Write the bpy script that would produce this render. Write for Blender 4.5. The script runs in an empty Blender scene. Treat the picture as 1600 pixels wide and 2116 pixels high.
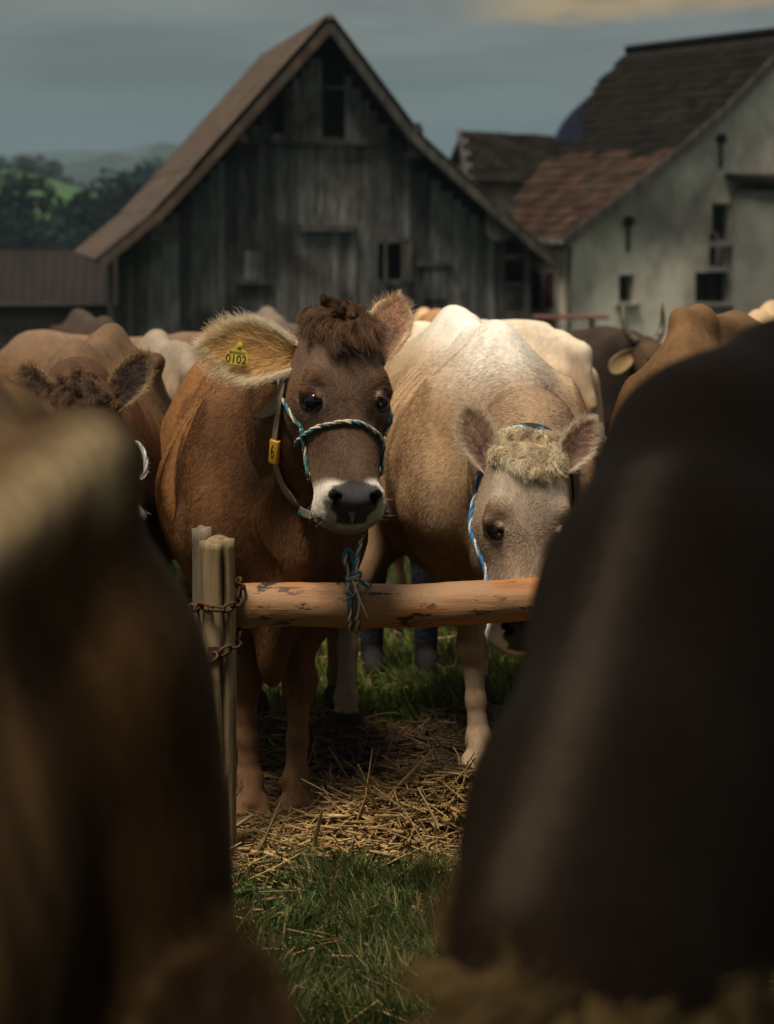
import bpy, bmesh, math, random
import numpy as np
from mathutils import Vector, Matrix
from mathutils.bvhtree import BVHTree

SC = bpy.context.scene
COL = SC.collection
R = math.radians
rng = np.random.default_rng(7)
random.seed(7)

# ------------------------------------------------------------------ camera
CAM_Z, HOR, FPX = 1.7, 456.0, 4200.0            # eye height, horizon row, focal length in photo pixels
cam_d = bpy.data.cameras.new('camera')
cam_d.sensor_fit = 'VERTICAL'
cam_d.sensor_height = 36.0
cam_d.sensor_width = 36.0
cam_d.lens = 36.0 * FPX / 2116.0
cam_d.shift_y = -(1058.0 - HOR) / 2116.0
cam_d.clip_start = 0.05
cam_d.clip_end = 9000
cam = bpy.data.objects.new('camera', cam_d)
cam.location = (0, 0, CAM_Z)
cam.rotation_euler = (R(90), 0, 0)
COL.objects.link(cam)
SC.camera = cam
cam_d.dof.use_dof = True
cam_d.dof.focus_distance = 5.35
cam_d.dof.aperture_fstop = cam_d.lens / 1000 / 0.020      # 20 mm entrance pupil

# ------------------------------------------------------------------ view
SC.render.engine = 'CYCLES'
SC.view_settings.view_transform = 'Standard'
SC.view_settings.look = 'None'
SC.view_settings.exposure = 0.12
SC.view_settings.gamma = 1.0
SC.view_settings.use_curve_mapping = False
SC.cycles.use_denoising = True
SC.cycles.max_bounces = 6
SC.cycles.volume_bounces = 0
SC.cycles.transparent_max_bounces = 16

# ------------------------------------------------------------------ world: overcast evening sky, warm break in the clouds
SUN_EL, SUN_AZ = 69.0, 212.0      # elevation; azimuth clockwise from +Y (behind the camera, left)
world = bpy.data.worlds.new('World')
SC.world = world
world.use_nodes = True
wn, wl = world.node_tree.nodes, world.node_tree.links
wn.clear()

def N(nodes, typ, **kw):
    n = nodes.new(typ)
    for k, v in kw.items():
        if k.startswith('i_'):
            key = k[2:]
            key = int(key) if key.isdigit() else key.replace('_', ' ')
            n.inputs[key].default_value = v
        else:
            setattr(n, k, v)
    return n

def math_node(nodes, links, op, a, b=None, c=None, clamp=False):
    n = nodes.new('ShaderNodeMath'); n.operation = op; n.use_clamp = clamp
    for i, v in enumerate((a, b, c)):
        if v is None: continue
        if hasattr(v, 'is_linked') or hasattr(v, 'links'): links.new(v, n.inputs[i])
        else: n.inputs[i].default_value = v
    return n.outputs[0]

def maprange(nodes, links, v, a, b, c=0.0, d=1.0):
    n = nodes.new('ShaderNodeMapRange'); n.interpolation_type = 'SMOOTHSTEP'
    links.new(v, n.inputs[0])
    for i, x in zip((1, 2, 3, 4), (a, b, c, d)): n.inputs[i].default_value = x
    return n.outputs[0]

def mixcol(nodes, links, fac, a, b, blend='MIX'):
    n = nodes.new('ShaderNodeMix'); n.data_type = 'RGBA'; n.blend_type = blend
    for idx, v in ((0, fac), (6, a), (7, b)):
        if hasattr(v, 'links'): links.new(v, n.inputs[idx])
        elif idx == 0: n.inputs[0].default_value = v
        else: n.inputs[idx].default_value = tuple(v) + ((1,) if len(v) == 3 else ())
    return n.outputs[2]

def ramp(nodes, links, fac, stops):
    n = nodes.new('ShaderNodeValToRGB')
    e = n.color_ramp.elements
    while len(e) > 1: e.remove(e[-1])
    e[0].position = stops[0][0]; e[0].color = tuple(stops[0][1]) + (1,)
    for p, c in stops[1:]:
        q = e.new(p); q.color = tuple(c) + (1,)
    if fac is not None: links.new(fac, n.inputs[0])
    return n.outputs[0]

tc = N(wn, 'ShaderNodeTexCoord')
sep = N(wn, 'ShaderNodeSeparateXYZ'); wl.new(tc.outputs['Generated'], sep.inputs[0])
zz = sep.outputs[2]
mp = N(wn, 'ShaderNodeMapping'); mp.inputs['Scale'].default_value = (4, 4, 26); wl.new(tc.outputs['Generated'], mp.inputs[0])
no = N(wn, 'ShaderNodeTexNoise', i_Scale=1.0, i_Detail=5.0, i_Roughness=0.55); wl.new(mp.outputs[0], no.inputs['Vector'])
mp2 = N(wn, 'ShaderNodeMapping'); mp2.inputs['Scale'].default_value = (9, 9, 40); wl.new(tc.outputs['Generated'], mp2.inputs[0])
no2 = N(wn, 'ShaderNodeTexNoise', i_Scale=1.0, i_Detail=6.0, i_Roughness=0.6); wl.new(mp2.outputs[0], no2.inputs['Vector'])
n_big = no.outputs[0]; n_fine = no2.outputs[0]
zj = math_node(wn, wl, 'ADD', zz, math_node(wn, wl, 'MULTIPLY', math_node(wn, wl, 'SUBTRACT', n_big, 0.5), 0.05))
base = ramp(wn, wl, zj, [(0.0, (.085, .128, .138)), (.045, (.125, .168, .172)), (.085, (.185, .205, .190)), (.2, (.25, .265, .25)),
                         (.45, (.36, .37, .36)), (1.0, (.60, .60, .57))])
cl = maprange(wn, wl, n_big, .35, .70, 0.70, 1.32)
base = mixcol(wn, wl, 1.0, base, cl, 'MULTIPLY')
# warm break low over the right-hand roof
e1 = math_node(wn, wl, 'ADD', zz, math_node(wn, wl, 'MULTIPLY', math_node(wn, wl, 'SUBTRACT', n_fine, 0.5), 0.03))
xs = math_node(wn, wl, 'MULTIPLY', math_node(wn, wl, 'SUBTRACT', sep.outputs[0], 0.05), 0.03)
m1 = maprange(wn, wl, math_node(wn, wl, 'SUBTRACT', e1, xs), .0935, .104)
m2 = maprange(wn, wl, zz, .20, .14)
m3 = maprange(wn, wl, sep.outputs[0], .02, .085)
m4 = maprange(wn, wl, sep.outputs[0], .50, .30)
m5 = maprange(wn, wl, sep.outputs[1], 0.0, .3)
wm = m1
for q in (m2, m3, m4, m5): wm = math_node(wn, wl, 'MULTIPLY', wm, q)
warm = mixcol(wn, wl, maprange(wn, wl, n_fine, .4, .65), (.40, .24, .085), (.62, .42, .17))
base = mixcol(wn, wl, math_node(wn, wl, 'MULTIPLY', wm, .9), base, warm)
sky = N(wn, 'ShaderNodeTexSky'); sky.sky_type = 'NISHITA'; sky.sun_disc = False
sky.sun_elevation = R(SUN_EL); sky.sun_rotation = R(SUN_AZ)
bgA = N(wn, 'ShaderNodeBackground', i_Strength=0.88); wl.new(base, bgA.inputs[0])
bgB = N(wn, 'ShaderNodeBackground', i_Strength=0.05); wl.new(sky.outputs[0], bgB.inputs[0])
mxs = N(wn, 'ShaderNodeMixShader'); mxs.inputs[0].default_value = 0.06
wl.new(bgA.outputs[0], mxs.inputs[1]); wl.new(bgB.outputs[0], mxs.inputs[2])
wo = N(wn, 'ShaderNodeOutputWorld'); wl.new(mxs.outputs[0], wo.inputs[0])

# ------------------------------------------------------------------ sun through cloud
sd = bpy.data.lights.new('sun', 'SUN'); sd.energy = 4.4; sd.angle = R(16); sd.color = (1.0, .89, .74)
sun = bpy.data.objects.new('sun', sd); COL.objects.link(sun)
_az, _el = R(SUN_AZ), R(SUN_EL)
sdir = Vector((math.sin(_az) * math.cos(_el), math.cos(_az) * math.cos(_el), math.sin(_el)))
sun.rotation_euler = sdir.to_track_quat('Z', 'Y').to_euler()
sun.location = (-6, -8, 20)

# ------------------------------------------------------------------ helpers
def P(px, py, Y):
    """photo pixel at distance Y -> a point of the place"""
    return Vector(((px - 800.0) * Y / FPX, Y, CAM_Z - (py - HOR) * Y / FPX))

def tag(o, label=None, cat=None, group=None, kind=None):
    if label: o['label'] = label
    if cat: o['category'] = cat
    if group: o['group'] = group
    if kind: o['kind'] = kind
    return o

def mesh_from(name, V, F, smooth=False, col=None, colname='col'):
    me = bpy.data.meshes.new(name)
    V = np.asarray(V, np.float32)
    if isinstance(F, np.ndarray) and F.ndim == 2:
        k = F.shape[1]; nf = len(F)
        me.vertices.add(len(V)); me.vertices.foreach_set('co', V.ravel())
        me.loops.add(nf * k); me.loops.foreach_set('vertex_index', F.astype(np.int32).ravel())
        me.polygons.add(nf); me.polygons.foreach_set('loop_start', np.arange(0, nf * k, k, dtype=np.int32))
        me.update(calc_edges=True)
    else:
        me.from_pydata([tuple(v) for v in V], [], [tuple(f) for f in F])
    if smooth:
        me.polygons.foreach_set('use_smooth', np.ones(len(me.polygons), bool))
    if col is not None:
        a = me.attributes.new(colname, 'FLOAT_COLOR', 'POINT')
        c = np.ones((len(V), 4), np.float32); c[:, :3] = col
        a.data.foreach_set('color', c.ravel())
    me.update()
    return me

def link(name, me, mat=None, parent=None, loc=None):
    o = bpy.data.objects.new(name, me)
    COL.objects.link(o)
    if mat is not None:
        if len(me.materials) == 0: me.materials.append(mat)
    if parent is not None: o.parent = parent
    if loc is not None: o.location = loc
    return o

def empty(name, loc=(0, 0, 0)):
    o = bpy.data.objects.new(name, None); COL.objects.link(o); o.location = loc
    o.empty_display_size = .1
    return o

class MB:
    """collects simple solids into one mesh"""
    def __init__(s): s.V = []; s.F = []
    def add(s, V, F):
        n = len(s.V); s.V += [tuple(v) for v in V]; s.F += [tuple(i + n for i in f) for f in F]
    def box(s, c, d, M=None):
        hx, hy, hz = d[0] / 2, d[1] / 2, d[2] / 2
        V = [Vector((x, y, z)) for x in (-hx, hx) for y in (-hy, hy) for z in (-hz, hz)]
        if M is not None: V = [M @ v for v in V]
        V = [v + Vector(c) for v in V]
        s.add(V, [(0, 1, 3, 2), (4, 6, 7, 5), (0, 4, 5, 1), (2, 3, 7, 6), (0, 2, 6, 4), (1, 5, 7, 3)])
    def prism(s, poly, ext):
        """polygon of points pushed by vector ext"""
        n = len(poly); V = [Vector(p) for p in poly]; V += [v + Vector(ext) for v in V]
        F = [tuple(range(n))[::-1], tuple(range(n, 2 * n))] + [(i, (i + 1) % n, n + (i + 1) % n, n + i) for i in range(n)]
        s.add(V, F)
    def bar(s, a, b, w, h, up=(0, 0, 1)):
        a, b = Vector(a), Vector(b); d = (b - a).normalized(); u = Vector(up)
        sd_ = d.cross(u).normalized(); u = sd_.cross(d)
        V = [p + sd_ * (w / 2 * i) + u * (h / 2 * j) for p in (a, b) for i, j in ((-1, -1), (1, -1), (1, 1), (-1, 1))]
        s.add(V, [(3, 2, 1, 0), (4, 5, 6, 7), (0, 1, 5, 4), (1, 2, 6, 5), (2, 3, 7, 6), (3, 0, 4, 7)])
    def tube(s, pts, rad, n=8, caps=True):
        V, F = tube_arrays([Vector(p) for p in pts], rad, n, caps); s.add(V, F)
    def me(s, name, smooth=False):
        me = bpy.data.meshes.new(name); me.from_pydata(s.V, [], s.F)
        bm = bmesh.new(); bm.from_mesh(me); bmesh.ops.recalc_face_normals(bm, faces=bm.faces); bm.to_mesh(me); bm.free()
        if smooth: me.polygons.foreach_set('use_smooth', np.ones(len(me.polygons), bool))
        return me
    def obj(s, name, mat, parent=None, smooth=False):
        return link(name, s.me(name, smooth), mat, parent)

def tube_arrays(pts, rad, n=8, caps=True):
    m = len(pts)
    rads = rad if hasattr(rad, '__len__') else [rad] * m
    V, F = [], []
    up = None
    for i in range(m):
        d = (pts[min(i + 1, m - 1)] - pts[max(i - 1, 0)])
        if d.length < 1e-9: d = Vector((0, 0, 1))
        d.normalize()
        if up is None:
            up = d.orthogonal().normalized()
        else:
            up = (up - d * up.dot(d))
            if up.length < 1e-6: up = d.orthogonal()
            up.normalize()
        sd_ = d.cross(up)
        for j in range(n):
            a = 2 * math.pi * j / n
            V.append(pts[i] + (up * math.cos(a) + sd_ * math.sin(a)) * rads[i])
    for i in range(m - 1):
        for j in range(n):
            k = (j + 1) % n
            F.append((i * n + j, i * n + k, (i + 1) * n + k, (i + 1) * n + j))
    if caps:
        F.append(tuple(range(n))[::-1]); F.append(tuple(range((m - 1) * n, m * n)))
    return V, F

def resample(pts, step):
    pts = [Vector(p) for p in pts]
    # Catmull-Rom through the points, then even steps
    out = []
    n = len(pts)
    for i in range(n - 1):
        p0, p1, p2, p3 = pts[max(i - 1, 0)], pts[i], pts[i + 1], pts[min(i + 2, n - 1)]
        k = max(2, int((p2 - p1).length / step * 2))
        for j in range(k):
            t = j / k
            out.append(.5 * ((2 * p1) + (p2 - p0) * t + (2 * p0 - 5 * p1 + 4 * p2 - p3) * t * t + (3 * p1 - p0 - 3 * p2 + p3) * t ** 3))
    out.append(pts[-1])
    res = [out[0]]; acc = 0
    for a, b in zip(out[:-1], out[1:]):
        acc += (b - a).length
        if acc >= step: res.append(b); acc = 0
    if (res[-1] - out[-1]).length > step * .3: res.append(out[-1])
    return res

def vnoise(x, y, seed=0):
    """smooth value noise in [0,1] on arrays"""
    xi = np.floor(x).astype(np.int64); yi = np.floor(y).astype(np.int64)
    fx = x - xi; fy = y - yi
    fx = fx * fx * (3 - 2 * fx); fy = fy * fy * (3 - 2 * fy)
    def h(a, b):
        n = (a * 374761393 + b * 668265263 + seed * 1442695041) & 0xffffffff
        n = ((n ^ (n >> 13)) * 1274126177) & 0xffffffff
        return ((n ^ (n >> 16)) & 0xffff) / 65535.0
    return (h(xi, yi) * (1 - fx) + h(xi + 1, yi) * fx) * (1 - fy) + (h(xi, yi + 1) * (1 - fx) + h(xi + 1, yi + 1) * fx) * fy

def fbm(x, y, seed=0, o=4):
    s = 0; a = .5
    for i in range(o):
        s = s + a * vnoise(x * 2 ** i, y * 2 ** i, seed + i); a *= .5
    return s

def sstep(a, b, x):
    t = np.clip((x - a) / (b - a), 0, 1)
    return t * t * (3 - 2 * t)

# ------------------------------------------------------------------ materials
def new_mat(name):
    m = bpy.data.materials.new(name); m.use_nodes = True
    nt = m.node_tree; b = nt.nodes['Principled BSDF']
    return m, nt.nodes, nt.links, b

def add_bump(nodes, links, b, h, strength=.3, dist=.01):
    bp = nodes.new('ShaderNodeBump'); bp.inputs['Strength'].default_value = strength; bp.inputs['Distance'].default_value = dist
    links.new(h, bp.inputs['Height']); links.new(bp.outputs[0], b.inputs['Normal'])

def noise_tex(nodes, links, vec, scale, detail=4, rough=.55, mapping=None):
    if mapping is not None:
        mpn = nodes.new('ShaderNodeMapping'); mpn.inputs['Scale'].default_value = mapping
        links.new(vec, mpn.inputs[0]); vec = mpn.outputs[0]
    n = nodes.new('ShaderNodeTexNoise'); n.inputs['Scale'].default_value = scale
    n.inputs['Detail'].default_value = detail; n.inputs['Roughness'].default_value = rough
    links.new(vec, n.inputs['Vector'])
    return n.outputs[0]

def mat_noise(name, c1, c2, scale=3, mapping=None, rough=.8, bump=.2, bdist=.01, detail=5, c3=None, scale3=.6, objrand=0.0, space='Object', lo=.35, hi=.65, spec=.3):
    m, nd, lk, b = new_mat(name)
    if space == 'World':
        v = nd.new('ShaderNodeNewGeometry').outputs['Position']
    else:
        v = nd.new('ShaderNodeTexCoord').outputs['Object']
    n1 = noise_tex(nd, lk, v, scale, detail, .6, mapping)
    c = mixcol(nd, lk, maprange(nd, lk, n1, lo, hi), c1, c2)
    if c3 is not None:
        n3 = noise_tex(nd, lk, v, scale3, 4, .55)
        c = mixcol(nd, lk, maprange(nd, lk, n3, .45, .7), c, c3)
    if objrand:
        oi = nd.new('ShaderNodeObjectInfo')
        f = math_node(nd, lk, 'MULTIPLY_ADD', oi.outputs['Random'], objrand * 2, 1 - objrand)
        c = mixcol(nd, lk, 1.0, c, f, 'MULTIPLY')
    lk.new(c, b.inputs['Base Color'])
    b.inputs['Roughness'].default_value = rough
    b.inputs['Specular IOR Level'].default_value = spec
    if bump: add_bump(nd, lk, b, n1, bump, bdist)
    return m

def mat_plain(name, c, rough=.6, metal=0, spec=.5):
    m, nd, lk, b = new_mat(name)
    b.inputs['Base Color'].default_value = tuple(c) + (1,)
    b.inputs['Roughness'].default_value = rough; b.inputs['Metallic'].default_value = metal
    b.inputs['Specular IOR Level'].default_value = spec
    return m

def mat_attr(name, rough=.7, spec=.2, bump_scale=None, bump=.2, bdist=.003, noise=.25, nscale=30, transl=0, sheen=0, nmap=None):
    """colour from the 'col' attribute times the object colour, with a fine mottling"""
    m, nd, lk, b = new_mat(name)
    at = nd.new('ShaderNodeAttribute'); at.attribute_name = 'col'
    oi = nd.new('ShaderNodeObjectInfo')
    c = mixcol(nd, lk, 1.0, at.outputs['Color'], oi.outputs['Color'], 'MULTIPLY')
    if noise:
        v = nd.new('ShaderNodeTexCoord').outputs['Object']
        n1 = noise_tex(nd, lk, v, nscale, 4, .6, nmap)
        f = maprange(nd, lk, n1, .3, .7, 1 - noise, 1 + noise)
        c = mixcol(nd, lk, 1.0, c, f, 'MULTIPLY')
    lk.new(c, b.inputs['Base Color'])
    b.inputs['Roughness'].default_value = rough; b.inputs['Specular IOR Level'].default_value = spec
    if sheen:
        b.inputs['Sheen Weight'].default_value = sheen; b.inputs['Sheen Roughness'].default_value = .45
        lk.new(c, b.inputs['Sheen Tint'])
    if bump_scale:
        v = nd.new('ShaderNodeTexCoord').outputs['Object']
        n2 = noise_tex(nd, lk, v, bump_scale, 3, .6, nmap)
        add_bump(nd, lk, b, n2, bump, bdist)
    if transl:
        tr = nd.new('ShaderNodeBsdfTranslucent'); lk.new(c, tr.inputs[0])
        mx = nd.new('ShaderNodeMixShader'); mx.inputs[0].default_value = transl
        lk.new(b.outputs[0], mx.inputs[1]); lk.new(tr.outputs[0], mx.inputs[2])
        lk.new(mx.outputs[0], nd['Material Output'].inputs[0])
    return m
HAZE_D = 0.00045
# ================================================================== GROUND
def ground_h(X, Y):
    X = np.asarray(X, float); Y = np.asarray(Y, float)
    h = np.where(Y < 5.6, 0.0, np.where(Y < 45, -(Y - 5.6) * .05, -1.97 - 9.5 * sstep(45, 170, Y)))
    near = np.exp(-((Y - 6) / 9) ** 2)
    h = h + near * (fbm(X * 1.3 + 9, Y * 1.3, 3) - .47) * .07
    # heaped straw in front of the tethered cows
    h = h + .15 * np.exp(-((X - .18) / .30) ** 2 - ((Y - 5.58) / .20) ** 2) - .03 * np.exp(-((X + .3) / .3) ** 2 - ((Y - 5.8) / .2) ** 2)
    # trampled bank behind
    h = h + .03 * np.exp(-((Y - 6.75) / .3) ** 2) * np.exp(-((X - .2) / 1.2) ** 2)
    far = sstep(60, 200, Y)
    return h + far * (fbm(X / 60., Y / 60., 8) - .45) * 3

def geo_lines(lo, hi, step, far, g=1.16):
    a = list(np.arange(lo, hi + 1e-6, step))
    s = step; x = hi
    while x < far[1]: s *= g; x += s; a.append(x)
    s = step; x = lo
    while x > far[0]: s *= g; x -= s; a.insert(0, x)
    return np.array(a)

gx = geo_lines(-2.6, 2.6, .05, (-3300, 3300)); gy = geo_lines(3.6, 10.5, .05, (-60, 3400))
GX, GY = np.meshgrid(gx, gy)
GV = np.stack([GX.ravel(), GY.ravel(), ground_h(GX.ravel(), GY.ravel())], 1)
ny, nx = GX.shape
ii = np.arange((ny - 1) * (nx - 1)); rr, cc = ii // (nx - 1), ii % (nx - 1)
GF = np.stack([rr * nx + cc, rr * nx + cc + 1, (rr + 1) * nx + cc + 1, (rr + 1) * nx + cc], 1)

def straw_mask(X, Y):
    """1 on the strewn straw and dung, 0 on grass"""
    w = (fbm(X * 2.2, Y * 2.2, 21) - .47) * .9
    edge_near = 5.24 + w * .45 - .42 * sstep(.10, .45, X)
    edge_far = 7.15 + w * .6
    return sstep(edge_near - .06, edge_near + .10, Y) * (1 - sstep(edge_far - .15, edge_far + .2, Y))

sm = straw_mask(GV[:, 0], GV[:, 1])
soil = np.array([.030, .021, .013]); turf = np.array([.020, .030, .008]); dung = np.array([.016, .011, .007])
gc = turf[None] * (1 - sm[:, None]) + soil[None] * sm[:, None]
dm = sstep(.5, .6, fbm(GV[:, 0] * 1.7 + 4, GV[:, 1] * 3, 5)) * sm * sstep(6.1, 6.5, GV[:, 1])
gc = gc * (1 - dm[:, None]) + dung[None] * dm[:, None]
far = sstep(14, 60, GV[:, 1])[:, None]
gc = gc * (1 - far) + np.array([.035, .055, .018])[None] * far
M_ground = mat_attr('ground', rough=.95, spec=.1, bump_scale=35, bump=.7, bdist=.02, noise=.45, nscale=18)
g = link('ground', mesh_from('ground', GV, GF, True, gc), M_ground); tag(g, kind='structure')

# ================================================================== HILLS
M_meadow = mat_noise('meadow', (.030, .078, .016), (.048, .10, .022), .02, rough=1, bump=0)
M_ridge = mat_noise('wooded_slope', (.012, .020, .012), (.028, .042, .02), .02, rough=1, bump=0)
def hill(name, x0, x1, y0, y1, fn, mat, n=70):
    X, Y = np.meshgrid(np.linspace(x0, x1, n), np.linspace(y0, y1, 40))
    Z = fn(X, Y); V = np.stack([X.ravel(), Y.ravel(), Z.ravel()], 1)
    q = np.arange(39 * (n - 1)); r_, c_ = q // (n - 1), q % (n - 1)
    F = np.stack([r_ * n + c_, r_ * n + c_ + 1, (r_ + 1) * n + c_ + 1, (r_ + 1) * n + c_], 1)
    o = link(name, mesh_from(name, V, F, True), mat); tag(o, kind='structure'); return o
def meadow_z(X, Y):
    c = np.interp(X, [-240, -150, -100, -80, -66, -50, -30, 20], [17, 17, 15.0, 12.8, 8.6, 3.5, -3, -16])
    s = np.exp(-((Y - 440) / 75.0) ** 2)
    return -16 + (c + 16) * s
hill('meadow_hill', -240, 20, 290, 600, meadow_z, M_meadow)
def ridge_fn(yc, xs, pys, sy, seed, rough):
    px = np.array(xs); pz = CAM_Z + (HOR - np.array(pys)) * yc / FPX
    wx = (px - 800) * yc / FPX
    def f(X, Y):
        c = np.interp(X, wx, pz) + (fbm(X / (yc * .012), Y / (yc * .03), seed) - .45) * rough
        return -16 + (c + 16) * np.exp(-((Y - yc) / sy) ** 2)
    return f
hill('far_ridge', -520, 700, 1000, 1800, ridge_fn(1300, [-900, -200, 0, 90, 160, 230, 265, 330, 390, 500, 800, 3000], [330, 330, 345, 350, 330, 318, 330, 300, 303, 330, 360, 380], 150, 4, 12), M_ridge, 160)
hill('distant_ridge', -1800, 1800, 2000, 3000, ridge_fn(2450, [-3000, -500, 0, 100, 180, 280, 330, 420, 600, 900, 4000], [290, 300, 325, 318, 308, 316, 300, 290, 310, 330, 330], 250, 11, 22), M_ridge, 200)

# ================================================================== TREES
M_bark = mat_noise('bark', (.03, .022, .016), (.06, .045, .03), 6, (1, 1, .2), .95, .5, .03)
M_leaf = mat_attr('foliage', rough=.8, spec=.1, noise=.35, nscale=.5, transl=.08)
def leaf_cloud(lobes, n, size, seed, tone=(.008, .017, .012)):
    r = np.random.default_rng(seed)
    w = np.array([l[3] ** 2 for l in lobes]); w = w / w.sum()
    k = r.choice(len(lobes), n, p=w)
    L = np.array(lobes)[k]
    d = r.normal(size=(n, 3)); d /= np.linalg.norm(d, axis=1)[:, None]
    rad = r.uniform(.45, 1.08, n) ** .6
    c = L[:, :3] + d * (L[:, 3] * rad)[:, None] * np.array([1, 1, .85])
    a = r.normal(size=(n, 3)); a /= np.linalg.norm(a, axis=1)[:, None]
    b = np.cross(a, d + r.normal(size=(n, 3)) * .6); b /= np.linalg.norm(b, axis=1)[:, None] + 1e-9
    s = size * r.uniform(.5, 1.3, n)[:, None]
    V = np.stack([c - a * s, c + b * s * .6, c + a * s, c - b * s * .6], 1).reshape(-1, 3)
    F = np.arange(4 * n).reshape(n, 4)
    clump = r.uniform(.65, 1.35, len(lobes))[k] * r.uniform(.7, 1.3, n)
    col = np.repeat(np.array(tone)[None] * clump[:, None], 4, 0)
    return V, F, col
def make_tree(kind, seed, h, mat=M_leaf):
    r = np.random.default_rng(seed)
    lobes = []
    cr = h * .27
    for i in range(16):
        t = r.uniform(.28, .92); a = r.uniform(0, 6.28)
        rr_ = cr * (1 - abs(t - .55) * 1.3) * r.uniform(.3, .9)
        lobes.append((math.cos(a) * rr_, math.sin(a) * rr_, h * t, h * r.uniform(.09, .16)))
    lobes.append((0, 0, h * .9, h * .1))
    V, F, C = leaf_cloud(lobes, 1700, h * .026, seed)
    cme = mesh_from('crown', V, F, False, C)
    t = MB()
    t.tube([(0, 0, -.6), (0.05, 0, h * .3), (-.1, .08, h * .6), (0, 0, h * .85)], [h * .028, h * .02, h * .012, h * .004], 7)
    for i in range(6):
        l = lobes[i]; z0 = h * r.uniform(.25, .5)
        t.tube([(0, 0, z0), (l[0] * .5, l[1] * .5, (z0 + l[2]) / 2), l[:3]], [h * .011, h * .007, h * .003], 5)
    return cme, t.me('trunk', True)
tree_kinds = [make_tree('a', 31 + i, 10.0) for i in range(3)]
def place_tree(px, top, Y, label, i, group='dark trees beyond the farmyard'):
    h = 10.0
    x = (px - 800) * Y / FPX; zt = CAM_Z - (top - HOR) * Y / FPX
    zg = float(ground_h(x, Y)); s = max(.45, (zt - zg) / h)
    e = empty('broadleaf_tree', (x, Y, zg)); e.scale = (s * 1.05, s * 1.05, s); e.rotation_euler = (0, 0, i * 2.1)
    cme, tme = tree_kinds[i % 3]
    link('trunk', tme, M_bark, e); link('crown', cme, M_leaf, e)
    tag(e, label, 'tree', group)
TREES = [(8, 356, 170, 'tall dark tree at the left picture edge in front of the green meadow'),
         (62, 456, 165, 'low dark tree under the bright green meadow slope'),
         (-70, 400, 175, 'dark tree cut by the left picture edge'),
         (112, 474, 160, 'smallest dark bushy tree below the meadow, left of the tall round tree'),
         (174, 404, 185, 'medium dark tree just right of the meadow slope'),
         (224, 343, 190, 'tallest round dark tree between the meadow and the barn roof'),
         (262, 385, 200, 'dark tree right of the tallest round tree, near the barn roof'),
         (190, 440, 150, 'low dark tree standing in front of the tallest round tree'),
         (305, 420, 165, 'low dark tree half hidden by the barn eave'),
         (330, 335, 330, 'hazy far tree right beside the barn roof edge'),
         (296, 345, 320, 'hazy far tree left of the barn roof edge'),
         (20, 455, 140, 'low dark tree at the left edge just above the brown shed'),
         (140, 480, 140, 'dark shrub-like tree just above the middle of the brown shed'),
         (245, 470, 145, 'dark shrub-like tree just above the shed beside the barn eave')]
for i, t_ in enumerate(TREES): place_tree(*t_, i)
# the wood on the crest behind the meadow: one mass
lob = []
r_ = np.random.default_rng(5)
for i in range(150):
    x = r_.uniform(-190, -58); y = r_.uniform(452, 500)
    top = CAM_Z + (HOR - np.interp((x * FPX / y) + 800, [-400, 0, 60, 110, 140, 165, 190], [318, 322, 311, 328, 350, 372, 400])) * y / FPX - r_.uniform(0, 3.0)
    for dz in (1.8, 4.6, 7.5): lob.append((x + r_.uniform(-1, 1), y, top - dz, r_.uniform(1.5, 2.6)))
V, F, C = leaf_cloud(lob, 26000, .55, 9, (.007, .014, .010))
o = link('forest', mesh_from('forest', V, F, False, C), M_leaf); tag(o, kind='stuff')

# ================================================================== BARN
BY = 36.0
bn = math.hypot(1, .195)
bu = Vector((1, .195, 0)) / bn; bv = Vector((-.195, 1, 0)) / bn
BO = P(682, HOR, BY); BO.z = 0
B_G = -1.75                                    # farmyard level at the barn
def on_barn(px, py, v=0.0):
    """photo pixel on the gable plane shifted v metres back -> (u, z)"""
    d = Vector(((px - 800) / FPX, 1, -(py - HOR) / FPX)); O = BO + bv * v
    c = Vector((0, 0, CAM_Z)); s = (O - c).dot(bv) / d.dot(bv); p = c + d * s
    return (p - O).dot(bu), p.z
def BW(u, v, z): return BO + bu * u + bv * v + Vector((0, 0, z))
barn = empty('barn', BO + Vector((0, 0, B_G))); barn.rotation_euler = (0, 0, math.atan2(bu.y, bu.x))
tag(barn, 'old weathered grey timber barn with steep brown roof and plank gable', 'barn')
def bl(u, v, z): return Vector((u, v, z - B_G))  # barn-local

M_plank = mat_noise('weathered_plank', (.052, .051, .049), (.150, .147, .138), 9, (3, 3, .22), .9, .5, .006, c3=(.034, .030, .025), scale3=.8, objrand=.55, spec=.06, space='World')
M_oldwood = mat_noise('old_beam', (.030, .027, .023), (.075, .068, .058), 8, (1, 1, .3), .9, .4, .006, objrand=.2, space='World')
M_roofsheet = mat_noise('brown_roof_sheet', (.058, .042, .033), (.105, .078, .058), 3, (1, 1, 1), .75, .15, .005, c3=(.07, .055, .045), scale3=.9, objrand=.12, spec=.06, space='World')
M_dark = mat_noise('dark_inside', (.010, .009, .008), (.018, .016, .013), 2, None, 1, 0)

prof = [on_barn(*p) for p in ((211, 526), (330, 428), (415, 338), (682, 38), (852, 265), (990, 392), (1145, 527))]
prof = [(u_, z_ - .13) for u_, z_ in prof]
pu = np.array([p[0] for p in prof]); pz = np.array([p[1] for p in prof])
def roof_z(u): return float(np.interp(u, pu, pz))
WV = .55                                        # the plank wall stands back under the verge
wl_u = on_barn(300, 500, WV)[0]; wr_u = on_barn(1032, 500, WV)[0]
DEPTH = 8.9
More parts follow.
